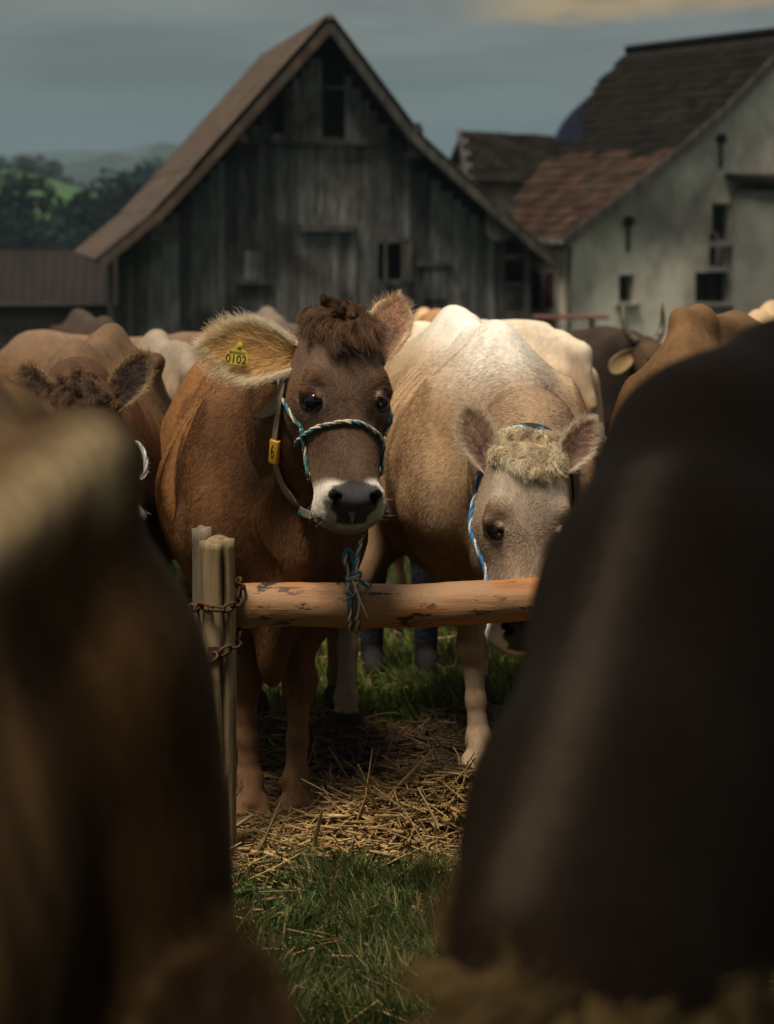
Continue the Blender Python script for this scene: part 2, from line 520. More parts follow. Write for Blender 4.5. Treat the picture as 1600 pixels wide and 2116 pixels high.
# -- planks, one by one, broken by the openings
unit = MB(); unit.box((0, 0, 0), (1, 1, 1)); unit_plank = unit.me('plank')
unit_plank.materials.append(M_plank)
def plank(u0, u1, z0, z1, v, t=.03, parent=barn, name='plank'):
    if z1 - z0 < .04: return
    o = bpy.data.objects.new(name, unit_plank); COL.objects.link(o); o.parent = parent
    o.location = bl((u0 + u1) / 2, v, (z0 + z1) / 2); o.scale = (u1 - u0, t, z1 - z0)
    o.rotation_euler = (0, random.uniform(-.004, .004), 0)
    return o
def rect(x0, y0, x1, y1):
    a = on_barn(x0, y0, WV); b = on_barn(x1, y1, WV); return a[0], b[1], b[0], a[1]     # u0,z0,u1,z1
HOLES_LOW = [rect(796, 502, 828, 578), rect(500, 470, 502, 471)]
HOLES_UP = [rect(662, 100, 690, 178), rect(662, 184, 690, 285), rect(570, 200, 590, 277)]
z_split = on_barn(680, 297, WV)[1]
def wall_row(u0, u1, zlo, zhi_fn, v, holes, wmin, wmax):
    u = u0
    while u < u1 - .02:
        w = min(random.uniform(wmin, wmax), u1 - u)
        a, b = u + .006, u + w - .006
        top = min(zhi_fn(a), zhi_fn(b))
        iv = [(zlo, top)]
        for (h0, z0, h1, z1) in holes:
            if b > h0 + .03 and a < h1 - .03:
                nv = []
                for (p, q) in iv:
                    if z0 >= q or z1 <= p: nv.append((p, q))
                    else: nv += [(p, z0), (z1, q)]
                iv = nv
        dv = random.uniform(-.014, .014)
        for (p, q) in iv: plank(a, b, p, q, v + dv)
        u += w
wall_row(wl_u, wr_u, B_G - .3, lambda u: min(z_split + .1, roof_z(u) - .22), WV, HOLES_LOW, .13, .24)
def up_range():
    us = [u for u in np.linspace(-4, 4, 400) if roof_z(u) - .22 > z_split]
    return us[0], us[-1]
ua, ub = up_range()
wall_row(ua + .05, ub - .05, z_split, lambda u: roof_z(u) - .22, WV - .055, HOLES_UP, .14, .25)
# -- behind the planks: lining, side walls, back wall
m = MB()
pl = [(wl_u + .05, B_G), (wr_u - .05, B_G)] + [(u, roof_z(u) - .06) for u in np.linspace(wr_u - .05, wl_u + .05, 61)]
m.prism([bl(u, WV + .32, z) for u, z in pl], (0, .05, 0)); m.obj('lining', M_dark, barn)
m = MB(); m.prism([bl(u, DEPTH - .5, z) for u, z in pl], (0, .06, 0)); m.obj('back_wall', M_plank, barn)
y = WV + .08
while y < DEPTH - .6:
    for uu, tp in ((wl_u, roof_z(wl_u)), (wr_u, roof_z(wr_u))):
        o = plank(0, .03, B_G - .3, tp - .25, 0)
        o.location = bl(uu, y + .1, (B_G - .3 + tp - .25) / 2); o.scale = (.03, .19, tp - .25 - B_G + .3)
    y += .205
# -- roof: corrugated sheets in two courses a side
def sheet_mesh(w, L):
    n = 22; V = []; F = []
    for i in range(n + 1):
        x = w * (i / n); z = .016 * math.sin(2 * math.pi * i / 3.67)
        V += [(x, 0, z), (x, L, z), (x, L, z - .012), (x, 0, z - .012)]
    for i in range(n):
        a = 4 * i
        F += [(a, a + 4, a + 5, a + 1), (a + 3, a + 2, a + 6, a + 7), (a, a + 3, a + 7, a + 4), (a + 1, a + 5, a + 6, a + 2)]
    me = bpy.data.meshes.new('roof_sheet'); me.from_pydata(V, [], F); me.materials.append(M_roofsheet)
    me.polygons.foreach_set('use_smooth', np.zeros(len(F), bool)); return me
nsh = 9
sw = DEPTH / nsh
def roof_run(k0, k1, lift):
    (u0, z0), (u1, z1) = prof[k0], prof[k1]
    d = Vector((u1 - u0, 0, z1 - z0)); L = d.length
    me = sheet_mesh(sw + .03, L + .14)
    d.normalize()
    side = Vector((0, 1, 0)); nrm = side.cross(d) if u1 > u0 else d.cross(side)
    nrm = Vector((-d.z, 0, d.x)) if d.x > 0 else Vector((d.z, 0, -d.x))
    for i in range(nsh):
        o = bpy.data.objects.new('roof_sheet', me); COL.objects.link(o); o.parent = barn
        xax = side if d.x > 0 else -side
        base = bl(u0, 0 if d.x > 0 else 0, z0)
        y0 = i * sw if d.x > 0 else (i + 1) * sw + .03
        mat = Matrix.Identity(4)
        zax = xax.cross(d)
        for r3 in range(3):
            mat[r3][0] = xax[r3]; mat[r3][1] = d[r3]; mat[r3][2] = zax[r3]
        off = zax * (.10 + lift + .004 * (i % 2)) if zax.z > 0 else -zax * (.10 + lift + .004 * (i % 2))
        mat.translation = base + Vector((0, y0, 0)) + off - d * .06
        o.matrix_local = mat
for k0, k1, lf in ((0, 1, 0), (1, 2, .022), (2, 3, .045), (6, 5, 0), (5, 4, .022), (4, 3, .045)): roof_run(k0, k1, lf)
m = MB(); m.tube([bl(pu[3], -.02, pz[3] + .13), bl(pu[3], DEPTH + .05, pz[3] + .13)], .09, 8); m.obj('ridge_cap', M_roofsheet, barn, True)
for k in range(6):                               # verge boards along the gable edge
    m = MB(); a, b = bl(prof[k][0], -.035, prof[k][1] - .015), bl(prof[k + 1][0], -.035, prof[k + 1][1] - .015)
    m.bar(a, b, .035, .15, (0, 0, 1)); m.obj('verge_board', M_oldwood if k > 2 else M_roofsheet, barn)
# soffit boards under the sheets
for k in range(6):
    m = MB(); a, b = Vector((prof[k][0], 0, prof[k][1])), Vector((prof[k + 1][0], 0, prof[k + 1][1]))
    m.prism([bl(a.x, .0, a.z - .03), bl(b.x, .0, b.z - .03), bl(b.x, .0, b.z + .06), bl(a.x, .0, a.z + .06)], (0, DEPTH, 0)); m.obj('roof_boarding', M_oldwood, barn)
# purlin ends and hanging boards under the verge
for px, py0, py1, hw in ((500, 280, 322, 11), (860, 262, 326, 16), (328, 462, 496, 18), (1035, 428, 497, 28)):
    u0, z1 = on_barn(px - hw, py0, .06); u1, z0 = on_barn(px + hw, py1, .06)
    r4 = (u1 - u0) * .38
    pts = [(u0, z1), (u1, z1)]
    for a in np.linspace(0, math.pi / 2, 5): pts.append((u1 - r4 + r4 * math.cos(a), z0 + r4 - r4 * math.sin(a)))
    for a in np.linspace(math.pi / 2, math.pi, 5): pts.append((u0 + r4 + r4 * math.cos(a), z0 + r4 - r4 * math.sin(a)))
    m = MB(); m.prism([bl(u, .10, z) for u, z in pts], (0, .05, 0)); m.obj('hanging_board', M_plank, barn)
    m = MB(); m.box(bl((u0 + u1) / 2, WV / 2 + .1, z1 - .02), (.16, WV + .2, .18)); m.obj('purlin', M_oldwood, barn)
for k in (1, 4, 2, 5):                              # barge braces inside the overhang
    pass
# door and hatches
u0, z0, u1, z1 = rect(619, 480, 734, 720)
dr = MB(); dr.box(bl((u0 + u1) / 2, WV - .045, (z0 + z1) / 2), (u1 - u0, .02, z1 - z0)); door = dr.obj('door', M_dark, barn)
n = 7
for i in range(n):
    a = u0 + (u1 - u0) * i / n; b = u0 + (u1 - u0) * (i + 1) / n
    o = plank(a + .005, b - .005, z0, z1 - random.uniform(0, .02), WV - .075 + random.uniform(-.008, .008), .025, door, 'board')
u0, z0, u1, z1 = rect(616, 466, 736, 477)
m = MB(); m.box(bl((u0 + u1) / 2, WV - .12, (z0 + z1) / 2), (u1 - u0, .16, z1 - z0 + .02)); m.obj('door_lintel', M_oldwood, barn)
for (x0, y0, x1, y1, bar) in ((874, 545, 922, 618, 1), (505, 515, 545, 582, 0)):
    u0, z0, u1, z1 = rect(x0, y0, x1, y1)
    m = MB(); m.box(bl((u0 + u1) / 2, WV - .04, (z0 + z1) / 2), (u1 - u0, .03, z1 - z0)); h = m.obj('hatch', M_dark, barn)
    for i in range(3):
        a = u0 + (u1 - u0) * i / 3; b = u0 + (u1 - u0) * (i + 1) / 3
        plank(a + .006, b - .006, z0, z1 - .03, WV - .065, .02, h, 'board')
    m = MB(); zb = z1 if bar else z0
    m.box(bl((u0 + u1) / 2, WV - .07, zb), (u1 - u0 + .25, .08, .09)); m.obj('ledge', M_oldwood, barn)
for (x0, y0, x1, y1) in ((792, 494, 797, 584), (828, 494, 848, 582), (792, 494, 848, 501), (792, 578, 832, 584), (662, 178, 690, 184), (560, 292, 760, 300), (660, 284, 694, 292)):
    u0, z0, u1, z1 = rect(x0, y0, x1, y1)
    m = MB(); m.box(bl((u0 + u1) / 2, WV - .10, (z0 + z1) / 2), (u1 - u0, .07, z1 - z0)); m.obj('window_trim', M_oldwood, barn)
# corner posts and the posts carrying the eaves
for uu in (wl_u - .02, wr_u + .02):
    m = MB(); m.box(bl(uu, WV, (B_G + roof_z(uu)) / 2 - .2), (.16, .14, roof_z(uu) - B_G)); m.obj('corner_post', M_oldwood, barn)
for px, v in ((229, .35), (1089, .35), (250, 5.5)):
    uu = on_barn(px, 520, v)[0]
    m = MB(); m.bar(bl(uu, v, B_G - .3), bl(uu, v, roof_z(uu) - .05), .1, .1, (0, 1, 0)); m.obj('eave_post', M_oldwood, barn)
m = MB(); uu = on_barn(1089, 520, .35)[0]
m.bar(bl(wr_u, .35, roof_z(uu) - .25), bl(uu, .35, roof_z(uu) - .25), .1, .12); m.obj('tie_beam', M_oldwood, barn)
# boards stacked between wall and eave post
stack = []
for i in range(9):
    z = on_barn(1060, 668 - i * 10, .6)[1]
    a, b = on_barn(1030 + random.uniform(0, 6), 600, .6)[0], on_barn(1092 - random.uniform(0, 8), 600, .6)[0]
    m = MB(); m.box((0, 0, 0), (b - a, .5, .055)); o = m.obj('stacked_board', M_plank)
    o.location = BW((a + b) / 2, .75, z); o.rotation_euler = (0, random.uniform(-.07, .07), math.atan2(bu.y, bu.x) + random.uniform(-.06, .06)); stack.append(o)
nm = ['lowest', 'second lowest', 'third from the bottom', 'fourth from the bottom', 'fifth from the bottom', 'fourth from the top', 'third from the top', 'second from the top', 'topmost']
for o, q in zip(stack, nm): tag(o, f'grey board in the pile under the right barn eave, {q}', 'board', 'boards piled under the right barn eave')

# ================================================================== LOW BROWN SHED (left)
M_shedroof = mat_noise('dark_brown_sheet', (.017, .012, .011), (.027, .019, .017), 1.2, (1, 1, 1), .7, .1, .01, objrand=.1, space='World')
M_shedwall = mat_noise('grey_brown_sheet', (.036, .031, .032), (.055, .047, .046), 1.5, None, .7, .1, .01, objrand=.12, space='World')
shed = empty('shed', (-8.4, 45, -2.0)); tag(shed, 'long low dark brown shed left of the barn', 'shed')
def sheet_v(w, h, waves, depth):
    n = waves * 4; V = []; F = []
    for i in range(n + 1):
        x = w * i / n - w / 2; y = depth * (1 if (i % 4) in (1, 2) else 0)
        V += [(x, -y, 0), (x, -y, h), (x, -y + .01, h), (x, -y + .01, 0)]
    for i in range(n):
        a = 4 * i; F += [(a, a + 4, a + 5, a + 1), (a + 3, a + 2, a + 6, a + 7), (a + 1, a + 5, a + 6, a + 2), (a, a + 3, a + 7, a + 4)]
    me = bpy.data.meshes.new('sheet'); me.from_pydata(V, [], F); return me
z_top = CAM_Z - (515 - HOR) * 45 / FPX; z_mid = CAM_Z - (628 - HOR) * 45 / FPX
up_me = sheet_v(.92, z_top - z_mid, 4, .018); lo_me = sheet_v(.92, z_mid + 2.3, 5, .02)
for i in range(13):
    x = -6.5 + i * .92 + .0
    o = link('roof_sheet', up_me, M_shedroof, shed, (x, 0, z_mid + 2.0)); o.rotation_euler = (R(-16), 0, 0); o.location.y = 0
    o = link('wall_sheet', lo_me, M_shedwall, shed, (x, .15, -.3))
m = MB(); m.box((-1, 1.2, z_top + 2.0 - .06), (13, .18, .1)); m.obj('ridge_cap', M_shedroof, shed)
m = MB(); m.box((-1, 2.6, (z_mid + 2.0) / 2), (12.4, 4.6, z_mid + 1.8)); m.obj('shed_body', M_shedwall, shed)
m = MB(); m.tube([(-7, -.08, z_mid + 1.97), (5.0, -.08, z_mid + 1.97)], .06, 6); m.obj('gutter', M_shedroof, shed, True)

# ================================================================== WHITE HOUSE (right)
HYr = 38.0
hn = math.hypot(1, .58)
hu = Vector((1, .58, 0)) / hn; hv = Vector((-.58, 1, 0)) / hn
HO = P(1165, HOR, HYr); HO.z = 0
H_G = -1.9
house = empty('house', HO + Vector((0, 0, H_G))); house.rotation_euler = (0, 0, math.atan2(hu.y, hu.x))
tag(house, 'stained white plaster farmhouse with dark tiled roof right of the barn', 'house')
def on_house(px, py, v=0.0):
    d = Vector(((px - 800) / FPX, 1, -(py - HOR) / FPX)); O = HO + hv * v; c = Vector((0, 0, CAM_Z))
    s = (O - c).dot(hv) / d.dot(hv); p = c + d * s
    return (p - O).dot(hu), p.z
def on_house_side(px, py, u=0.0):
    d = Vector(((px - 800) / FPX, 1, -(py - HOR) / FPX)); O = HO + hu * u; c = Vector((0, 0, CAM_Z))
    s = (O - c).dot(hu) / d.dot(hu); p = c + d * s
    return (p - O).dot(hv), p.z
def hl(u, v, z): return Vector((u, v, z - H_G))
M_plaster = mat_noise('stained_plaster', (.40, .36, .29), (.72, .66, .54), .9, (1, 1, .7), .92, .25, .01, c3=(.16, .15, .135), scale3=.36, space='World')
M_plaster2 = mat_noise('grey_plaster', (.14, .14, .125), (.2, .195, .17), 1.4, None, .92, .2, .01, space='World')
M_cream = mat_noise('cream_plaster', (.34, .29, .2), (.44, .38, .27), 1.4, None, .92, .2, .01, space='World')
M_tile_moss = mat_noise('mossy_tile', (.006, .0055, .0045), (.013, .011, .007), 2.6, None, .95, .4, .01, c3=(.014, .0095, .0065), scale3=5.5, objrand=.4, spec=.06, space='World')
M_tile_red = mat_noise('red_tile', (.028, .0155, .0105), (.052, .028, .019), 2.2, None, .9, .3, .01, c3=(.03, .022, .016), scale3=1.6, objrand=.35, spec=.06, space='World')
M_hole = mat_noise('dark_glass', (.005, .005, .006), (.010, .009, .009), 2, None, .3, 0)
M_shut = mat_noise('dark_red_shutter', (.045, .012, .014), (.06, .016, .018), 3, None, .7, .1, .005)
M_frame = mat_noise('old_window_frame', (.22, .2, .16), (.3, .27, .21), 3, None, .8, .1, .005)
rk = [on_house(*p) for p in ((1150, 500), (1262, 415), (1362, 335), (1482, 232), (1602, 106), (1640, 66))]
rku = np.array([p[0] for p in rk]); rkz = np.array([p[1] for p in rk])
UA = rku[-1]                                       # ridge position
# wall with pierced openings: built from the gable outline, openings recessed boxes
openings = [('window', 1279, 568, 1312, 626), ('window', 1437, 563, 1503, 624), ('window', 1472, 420, 1512, 500), ('window', 1466, 480, 1494, 552)]
def wall_panel(outline_fn, u_lo, u_hi, z_lo, rects, v, t):
    """a wall made of upright and level pieces around rectangular holes"""
    m = MB(); us = sorted({u_lo, u_hi} | {q for r_ in rects for q in (r_[0], r_[2])} | set(np.linspace(u_lo, u_hi, 15)))
    for a, b in zip(us[:-1], us[1:]):
        mid = (a + b) / 2; zs = [z_lo]
        hs = sorted([(r_[1], r_[3]) for r_ in rects if r_[0] <= mid <= r_[2]])
        cur = z_lo
        for z0, z1 in hs:
            if z0 > cur: m.prism([hl(a, v, cur), hl(b, v, cur), hl(b, v, z0), hl(a, v, z0)], (0, t, 0))
            cur = max(cur, z1)
        za, zb = outline_fn(a), outline_fn(b)
        m.prism([hl(a, v, cur), hl(b, v, cur), hl(b, v, zb), hl(a, v, za)], (0, t, 0))
    return m
rects = []
for _, x0, y0, x1, y1 in openings:
    a = on_house(x0, y0); b = on_house(x1, y1); rects.append((a[0], b[1], b[0], a[1]))
rfn = lambda u: float(np.interp(u, rku, rkz)) - .16
wall_panel(rfn, 0.0, UA, H_G - .4, rects, 0, .3).obj('gable_wall', M_plaster, house)
# the far half of the gable, mirrored about the ridge
rfn2 = lambda u: float(np.interp(2 * UA - u, rku, rkz)) - .16
wall_panel(rfn2, UA, 2 * UA, H_G - .4, [], 0, .3).obj('gable_wall', M_plaster, house)
for (u0, z0, u1, z1), two in zip(rects, (0, 1, 0, 0)):
    m = MB(); m.box(hl((u0 + u1) / 2, .22, (z0 + z1) / 2), (u1 - u0 + .02, .03, z1 - z0 + .02)); w = m.obj('window', M_hole, house)
    m = MB(); t = .05
    for c, d in ((((u0 + u1) / 2, z0 + t / 2), (u1 - u0, t)), (((u0 + u1) / 2, z1 - t / 2), (u1 - u0, t)), ((u0 + t / 2, (z0 + z1) / 2), (t, z1 - z0 - 2 * t)), ((u1 - t / 2, (z0 + z1) / 2), (t, z1 - z0 - 2 * t))):
        m.box(hl(c[0], .17, c[1]), (d[0], .05, d[1]))
    if two: m.box(hl((u0 + u1) / 2 + .05, .15, (z0 + z1) / 2), (.09, .06, z1 - z0 - 2 * t))
    m.obj('frame', M_plaster2 if not two else M_dark, w)
    m = MB(); m.box(hl((u0 + u1) / 2, -.03, z0 - .05), (u1 - u0 + .16, .12, .07)); m.obj('sill', M_plaster2, w)
# iron anchors with their rust runs
for x, y in ((1297, 457), (1488, 287)):
    u0, z0 = on_house(x, y); m = MB()
    m.tube([hl(u0, -.10, z0), hl(u0, .02, z0)], .10, 10); m.tube([hl(u0, -.12, z0), hl(u0, -.09, z0)], .05, 8); m.box(hl(u0, -.03, z0 - .33), (.05, .04, .5)); m.obj('wall_anchor', M_dark, house, False)
# side wall with shuttered windows
HD = 9.5
m = MB(); m.box(hl(.15, HD / 2 + .15, (H_G - .4 + rkz[0] - .1) / 2), (.3, HD - .31, rkz[0] - .1 - H_G + .4)); m.obj('side_wall', M_cream, house)
def side_rect(x0, y0, x1, y1):
    a = on_house_side(x0, y0); b = on_house_side(x1, y1); return b[0], b[1], a[0], a[1]
for x0, y0, x1, y1, kind in ((1040, 562, 1086, 640, 's'), (1098, 562, 1128, 640, 'd'), (1130, 562, 1154, 640, 's')):
    v0, z0, v1, z1 = side_rect(x0, y0, x1, y1)
    m = MB(); m.box(hl(-.02, (v0 + v1) / 2, (z0 + z1) / 2), (.04, abs(v1 - v0), z1 - z0)); w = m.obj('window', M_hole, house)
    m = MB()
    for s_ in (v0, v1): m.box(hl(-.03, s_, (z0 + z1) / 2), (.08, .07, z1 - z0 + .1))
    m.box(hl(-.03, (v0 + v1) / 2, z1 + .03), (.08, abs(v1 - v0), .07)); m.box(hl(-.05, (v0 + v1) / 2, z0 - .03), (.14, abs(v1 - v0), .07)); m.obj('frame', M_frame, w)
    if kind == 's':
        m = MB(); m.box(hl(-.075, (v0 + v1) / 2, (z0 + z1) / 2), (.03, abs(v1 - v0) * .8, z1 - z0 - .1))
        for i in range(6): m.box(hl(-.096, (v0 + v1) / 2, z0 + (z1 - z0) * (i + .7) / 6.6), (.015, abs(v1 - v0) * .66, .03))
        m.obj('shutter', M_shut, w)
# roof planes with tiles
def roof_grid(pts, vlen, tile_w, course, mat_fn, parts_left, hosts, side=1):
    """tiles down a bent roof slope; returns how many single tiles were used"""
    m = MB(); m.box((0, 0, 0), (tile_w * .96, course * 1.18, .028)); me = m.me('tile')
    return me
def slope_points(us, zs, course):
    L = [0]
    for i in range(1, len(us)): L.append(L[-1] + math.hypot(us[i] - us[i - 1], zs[i] - zs[i - 1]))
    n = int(L[-1] / course); out = []
    for k in range(n + 1):
        s = k * course; out.append((np.interp(s, L, us), np.interp(s, L, zs)))
    return out
tm = MB(); tm.box((0, 0, 0), (1, 1, 1)); tile_red = tm.me('tile'); tile_red.materials.append(M_tile_red); tile_moss = tm.me('tile'); tile_moss.materials.append(M_tile_moss)
course, tw = .30, .27
sp = slope_points(rku, rkz, course)
# the rear verge runs back at a slant: depth of the roof at each height
OUT_Y = [90, 200, 215, 285, 335, 430, 520]; OUT_X = [1312, 1215, 1211, 1209, 1130, 1060, 1000]
def roof_depth(u, z):
    best = 0.5
    for v in np.arange(.5, 16, .05):
        p = HO + hu * u + hv * float(v); px = 800 + p.x / p.y * FPX; py = HOR - (z - CAM_Z) / p.y * FPX
        if px < np.interp(py, OUT_Y, OUT_X): break
        best = float(v)
    return best
fu = np.linspace(rku[0], rku[-1], 22); fz = np.interp(fu, rku, rkz); fd = np.array([roof_depth(a, b) for a, b in zip(fu, fz)])
depth_at = lambda u: float(np.interp(u, fu, fd))
print('roof depth', fd.round(1))
m = MB()                                           # decking both slopes
for k in range(len(fu) - 1):
    for mir in (0, 1):
        a, b = fu[k], fu[k + 1]; za, zb = fz[k], fz[k + 1]; d0, d1 = fd[k], fd[k + 1]
        if mir: a, b = 2 * UA - a, 2 * UA - b
        V = [hl(a, -.25, za - .14), hl(b, -.25, zb - .14), hl(b, -.25, zb - .02), hl(a, -.25, za - .02), hl(a, d0, za - .14), hl(b, d1, zb - .14), hl(b, d1, zb - .02), hl(a, d0, za - .02)]
        m.add(V, [(3, 2, 1, 0), (4, 5, 6, 7), (0, 1, 5, 4), (1, 2, 6, 5), (2, 3, 7, 6), (3, 0, 4, 7)])
m.obj('roof_decking', M_oldwood, house)
for k in range(len(rku) - 1):
    m = MB(); m.bar(hl(rku[k], -.30, rkz[k] + .0), hl(rku[k + 1], -.30, rkz[k + 1] + .0), .05, .20, (0, 0, 1)); m.obj('verge_board', M_oldwood, house)
budget = [300]
rest = {'red': MB(), 'moss': MB()}
def put_tile(M, mat_key):
    if budget[0] > 0:
        budget[0] -= 1
        o = bpy.data.objects.new('tile', tile_red if mat_key == 'red' else tile_moss); COL.objects.link(o); o.parent = house; o.matrix_local = M
    else:
        c = [Vector((x, y, z)) for x in (-.5, .5) for y in (-.5, .5) for z in (-.5, .5)]
        rest[mat_key].add([M @ v for v in c], [(0, 1, 3, 2), (4, 6, 7, 5), (0, 4, 5, 1), (2, 3, 7, 6), (0, 2, 6, 4), (1, 5, 7, 3)])
def tile_matrix(c, xa, ya, w, l, t):
    za = xa.cross(ya); M = Matrix.Identity(4)
    for i in range(3): M[i][0] = xa[i] * w; M[i][1] = ya[i] * l; M[i][2] = za[i] * t
    M.translation = c; return M
nv = int((fd.max() + .5) / tw)
todo = []
for k in range(len(sp) - 1):
    (ua_, za_), (ub_, zb_) = sp[k], sp[k + 1]
    d = Vector((ub_ - ua_, 0, zb_ - za_)); d.normalize()
    nrm = Vector((-d.z, 0, d.x))
    for j in range(nv):
        v = -.25 + tw * (j + .5 + (.5 if k % 2 else 0))
        if v > depth_at((ua_ + ub_) / 2): continue
        tilt = random.uniform(.03, .09)
        ya = (d - nrm * tilt).normalized()
        c = hl((ua_ + ub_) / 2, v, (za_ + zb_) / 2) + nrm * (.035 + random.uniform(0, .012))
        xa = Vector((0, -1, 0)); xa = (xa + Vector((random.uniform(-.03, .03), 0, 0))).normalized()
        ya = (ya - xa * ya.dot(xa)).normalized()
        z = za_
        key = 'red' if z < CAM_Z + 1.25 + random.uniform(-.12, .12) else 'moss'
        todo.append((key, k, v, tile_matrix(c, xa, ya, tw * .95, course * 1.2, .03)))
todo.sort(key=lambda q: (0 if q[0] == 'red' else 1, q[2] + q[1] * .15))
# cross wing on the roof: ridge level with the picture, front slope towards the camera
wing_y = 47.5
wr0 = P(952, 277, wing_y); wr1 = P(1232, 292, wing_y + .3)
we0 = P(1000, 372, wing_y - 1.6); we1 = P(1205, 378, wing_y - 1.3)
inv = Matrix.Rotation(-house.rotation_euler.z, 4, 'Z') @ Matrix.Translation(-house.location)
wa, wb, wc, wd = [inv @ p for p in (wr0, wr1, we0, we1)]
wc = inv @ P(962, 372, wing_y - 1.7)
wu = (wb - wa).normalized(); wdn = (wc - wa); wdn = (wdn - wu * wdn.dot(wu)); wlen = wdn.length; wdn.normalize()
wnr = wu.cross(-wdn) if wu.cross(-wdn).z > 0 else -wu.cross(-wdn)
wl_ = (wb - wa).length
wt = []
nrow = int(wlen / .27); ncol = int(wl_ / .27)
for k in range(nrow + 1):
    for j in range(ncol):
        c = wa + wu * (.27 * (j + .5 + (.5 if k % 2 else 0))) + wdn * (.27 * (k + .4)) + wnr * (.05 + random.uniform(0, .02))
        if (c - wa).dot(wu) > wl_: continue
        ya = (-wdn - wnr * random.uniform(.04, .12)).normalized(); xa = wu.copy(); xa = (xa + wdn * random.uniform(-.05, .05)).normalized(); ya = (ya - xa * ya.dot(xa)).normalized()
        wt.append(('moss', tile_matrix(c, xa, ya, .255, .32, .03)))
for key, M in wt: put_tile(M, key)
for key, k, v, M in todo: put_tile(M, key)
for key, mm in rest.items():
    if mm.V:
        o = mm.obj('roof_tiles', M_tile_red if key == 'red' else M_tile_moss, house); o['kind'] = 'stuff'
# wing body
back_e = wa + Vector((wnr.x, wnr.y, 0)).normalized() * -wlen * .8 + Vector((0, 0, -.9 * wlen))
m = MB()
hz = Vector((wnr.x, wnr.y, 0)).normalized()
e0 = wa + wdn * (wlen - .1) - wnr * .02; b0 = Vector((e0.x, e0.y, 0)) - hz * (2 * (e0 - wa).dot(hz))
b0.z = e0.z
gp = [wa - Vector((0, 0, .08)), e0 - Vector((0, 0, .06)), Vector((e0.x, e0.y, 0)), Vector((b0.x, b0.y, 0)), b0 - Vector((0, 0, .06))]
gp = [p + wu * .25 - hz * .12 * (1 if i in (1, 2) else 0) for i, p in enumerate(gp)]
m.prism(gp, wu * (wl_ + 1.0)); m.obj('wing_wall', M_plaster, house)
m = MB(); m.prism([wa, wa + wdn * wlen, wa + wdn * wlen + wnr * .05, wa + wnr * .05], wu * wl_)
m.prism([wa, wa + wnr * .05, b0 - hz * .2 + Vector((0, 0, -.1)), b0 - hz * .2 + Vector((0, 0, -.2))], wu * wl_); m.obj('wing_roof', M_oldwood, house)
m = MB(); m.bar(wa - wu * .05 + wnr * .04, wa + wdn * wlen - wu * .05 + wnr * .04, .05, .2, wnr); m.obj('verge_board', M_oldwood, house)
# blue-grey boarding at the rear verge
M_blue = mat_noise('blue_boarding', (.012, .018, .04), (.018, .026, .055), 2, None, .7, .1, .01)
m = MB()
pts = [inv @ P(x, y, 46.5) for x, y in ((1150, 292), (1158, 268), (1172, 246), (1190, 226), (1216, 203), (1216, 292))]
m.prism(pts, (0, .10, 0)); m.obj('verge_board', M_blue, house)
m = MB(); m.tube([hl(rku[0] - .05, -.3, rkz[0] - .03), hl(rku[0] - .05, HD + .3, rkz[0] - .03)], .08, 8); m.tube([hl(.05, -.12, rkz[0] - .1), hl(.03, -.1, H_G)], .045, 8); m.obj('gutter', M_oldwood, house, True)
m = MB(); m.tube([hl(UA, -.3, rkz[-1] + .03), hl(UA, fd[-1], rkz[-1] + .03)], .11, 8); m.obj('ridge_cap', M_tile_moss, house, True)
# annex at the right edge
ax0 = on_house(1510, 640, 0)[0]; az1 = on_house(1510, 395, 0)[1]
m = MB(); m.prism([hl(ax0, -2.2, H_G - .4), hl(ax0 + 4, -2.2, H_G - .4), hl(ax0 + 4, -2.2, az1), hl(ax0, -2.2, az1)], (0, 2.19, 0)); m.obj('annex_wall', M_plaster2, house)
m = MB(); m.prism([hl(ax0 - .15, -2.5, az1 - .02), hl(ax0 - .15, -2.5, az1 + .09), hl(ax0 - .15, -.02, az1 + .35), hl(ax0 - .15, -.02, az1 + .25)], (4.3, 0, 0)); m.obj('annex_roof', M_tile_moss, house)

# a long narrow table in the yard before the house
tb = empty('table', P(1178, 655, 26)); tb.location.z = -1.0; tb['label'] = 'narrow reddish trestle table standing in front of the white house'; tb['category'] = 'table'
M_tbl = mat_noise('reddish_board', (.10, .04, .03), (.16, .07, .05), 4, (.3, 2, 2), .7, .1, .005)
zt = CAM_Z - (655 - HOR) * 26 / FPX + 1.0
m = MB(); m.box((0, 0, zt), (.95, .5, .035)); m.obj('table_top', M_tbl, tb)
for x in (-.4, .28):
    for y in (-.2, .2):
        m = MB(); m.bar((x, y, 0), (x, y, zt - .02), .03, .03, (0, 1, 0)); m.obj('leg', M_dark, tb)
# ================================================================== COWS: a smooth-blended body field, meshed, then coloured, haired
def curve_tab(xs, ys):
    xs = np.array(xs, float); ys = np.array(ys, float)
    m = np.gradient(ys, xs)
    X = np.linspace(xs[0], xs[-1], 400)
    i = np.clip(np.searchsorted(xs, X, side='right') - 1, 0, len(xs) - 2)
    h = xs[i + 1] - xs[i]; t = (X - xs[i]) / h
    Yv = (2 * t ** 3 - 3 * t ** 2 + 1) * ys[i] + (t ** 3 - 2 * t ** 2 + t) * h * m[i] + (-2 * t ** 3 + 3 * t ** 2) * ys[i + 1] + (t ** 3 - t ** 2) * h * m[i + 1]
    return lambda q: np.interp(q, X, Yv)

def capd(d, ex):
    return np.where(ex > 0, np.sqrt(np.maximum(d, 0) ** 2 + ex ** 2), d)

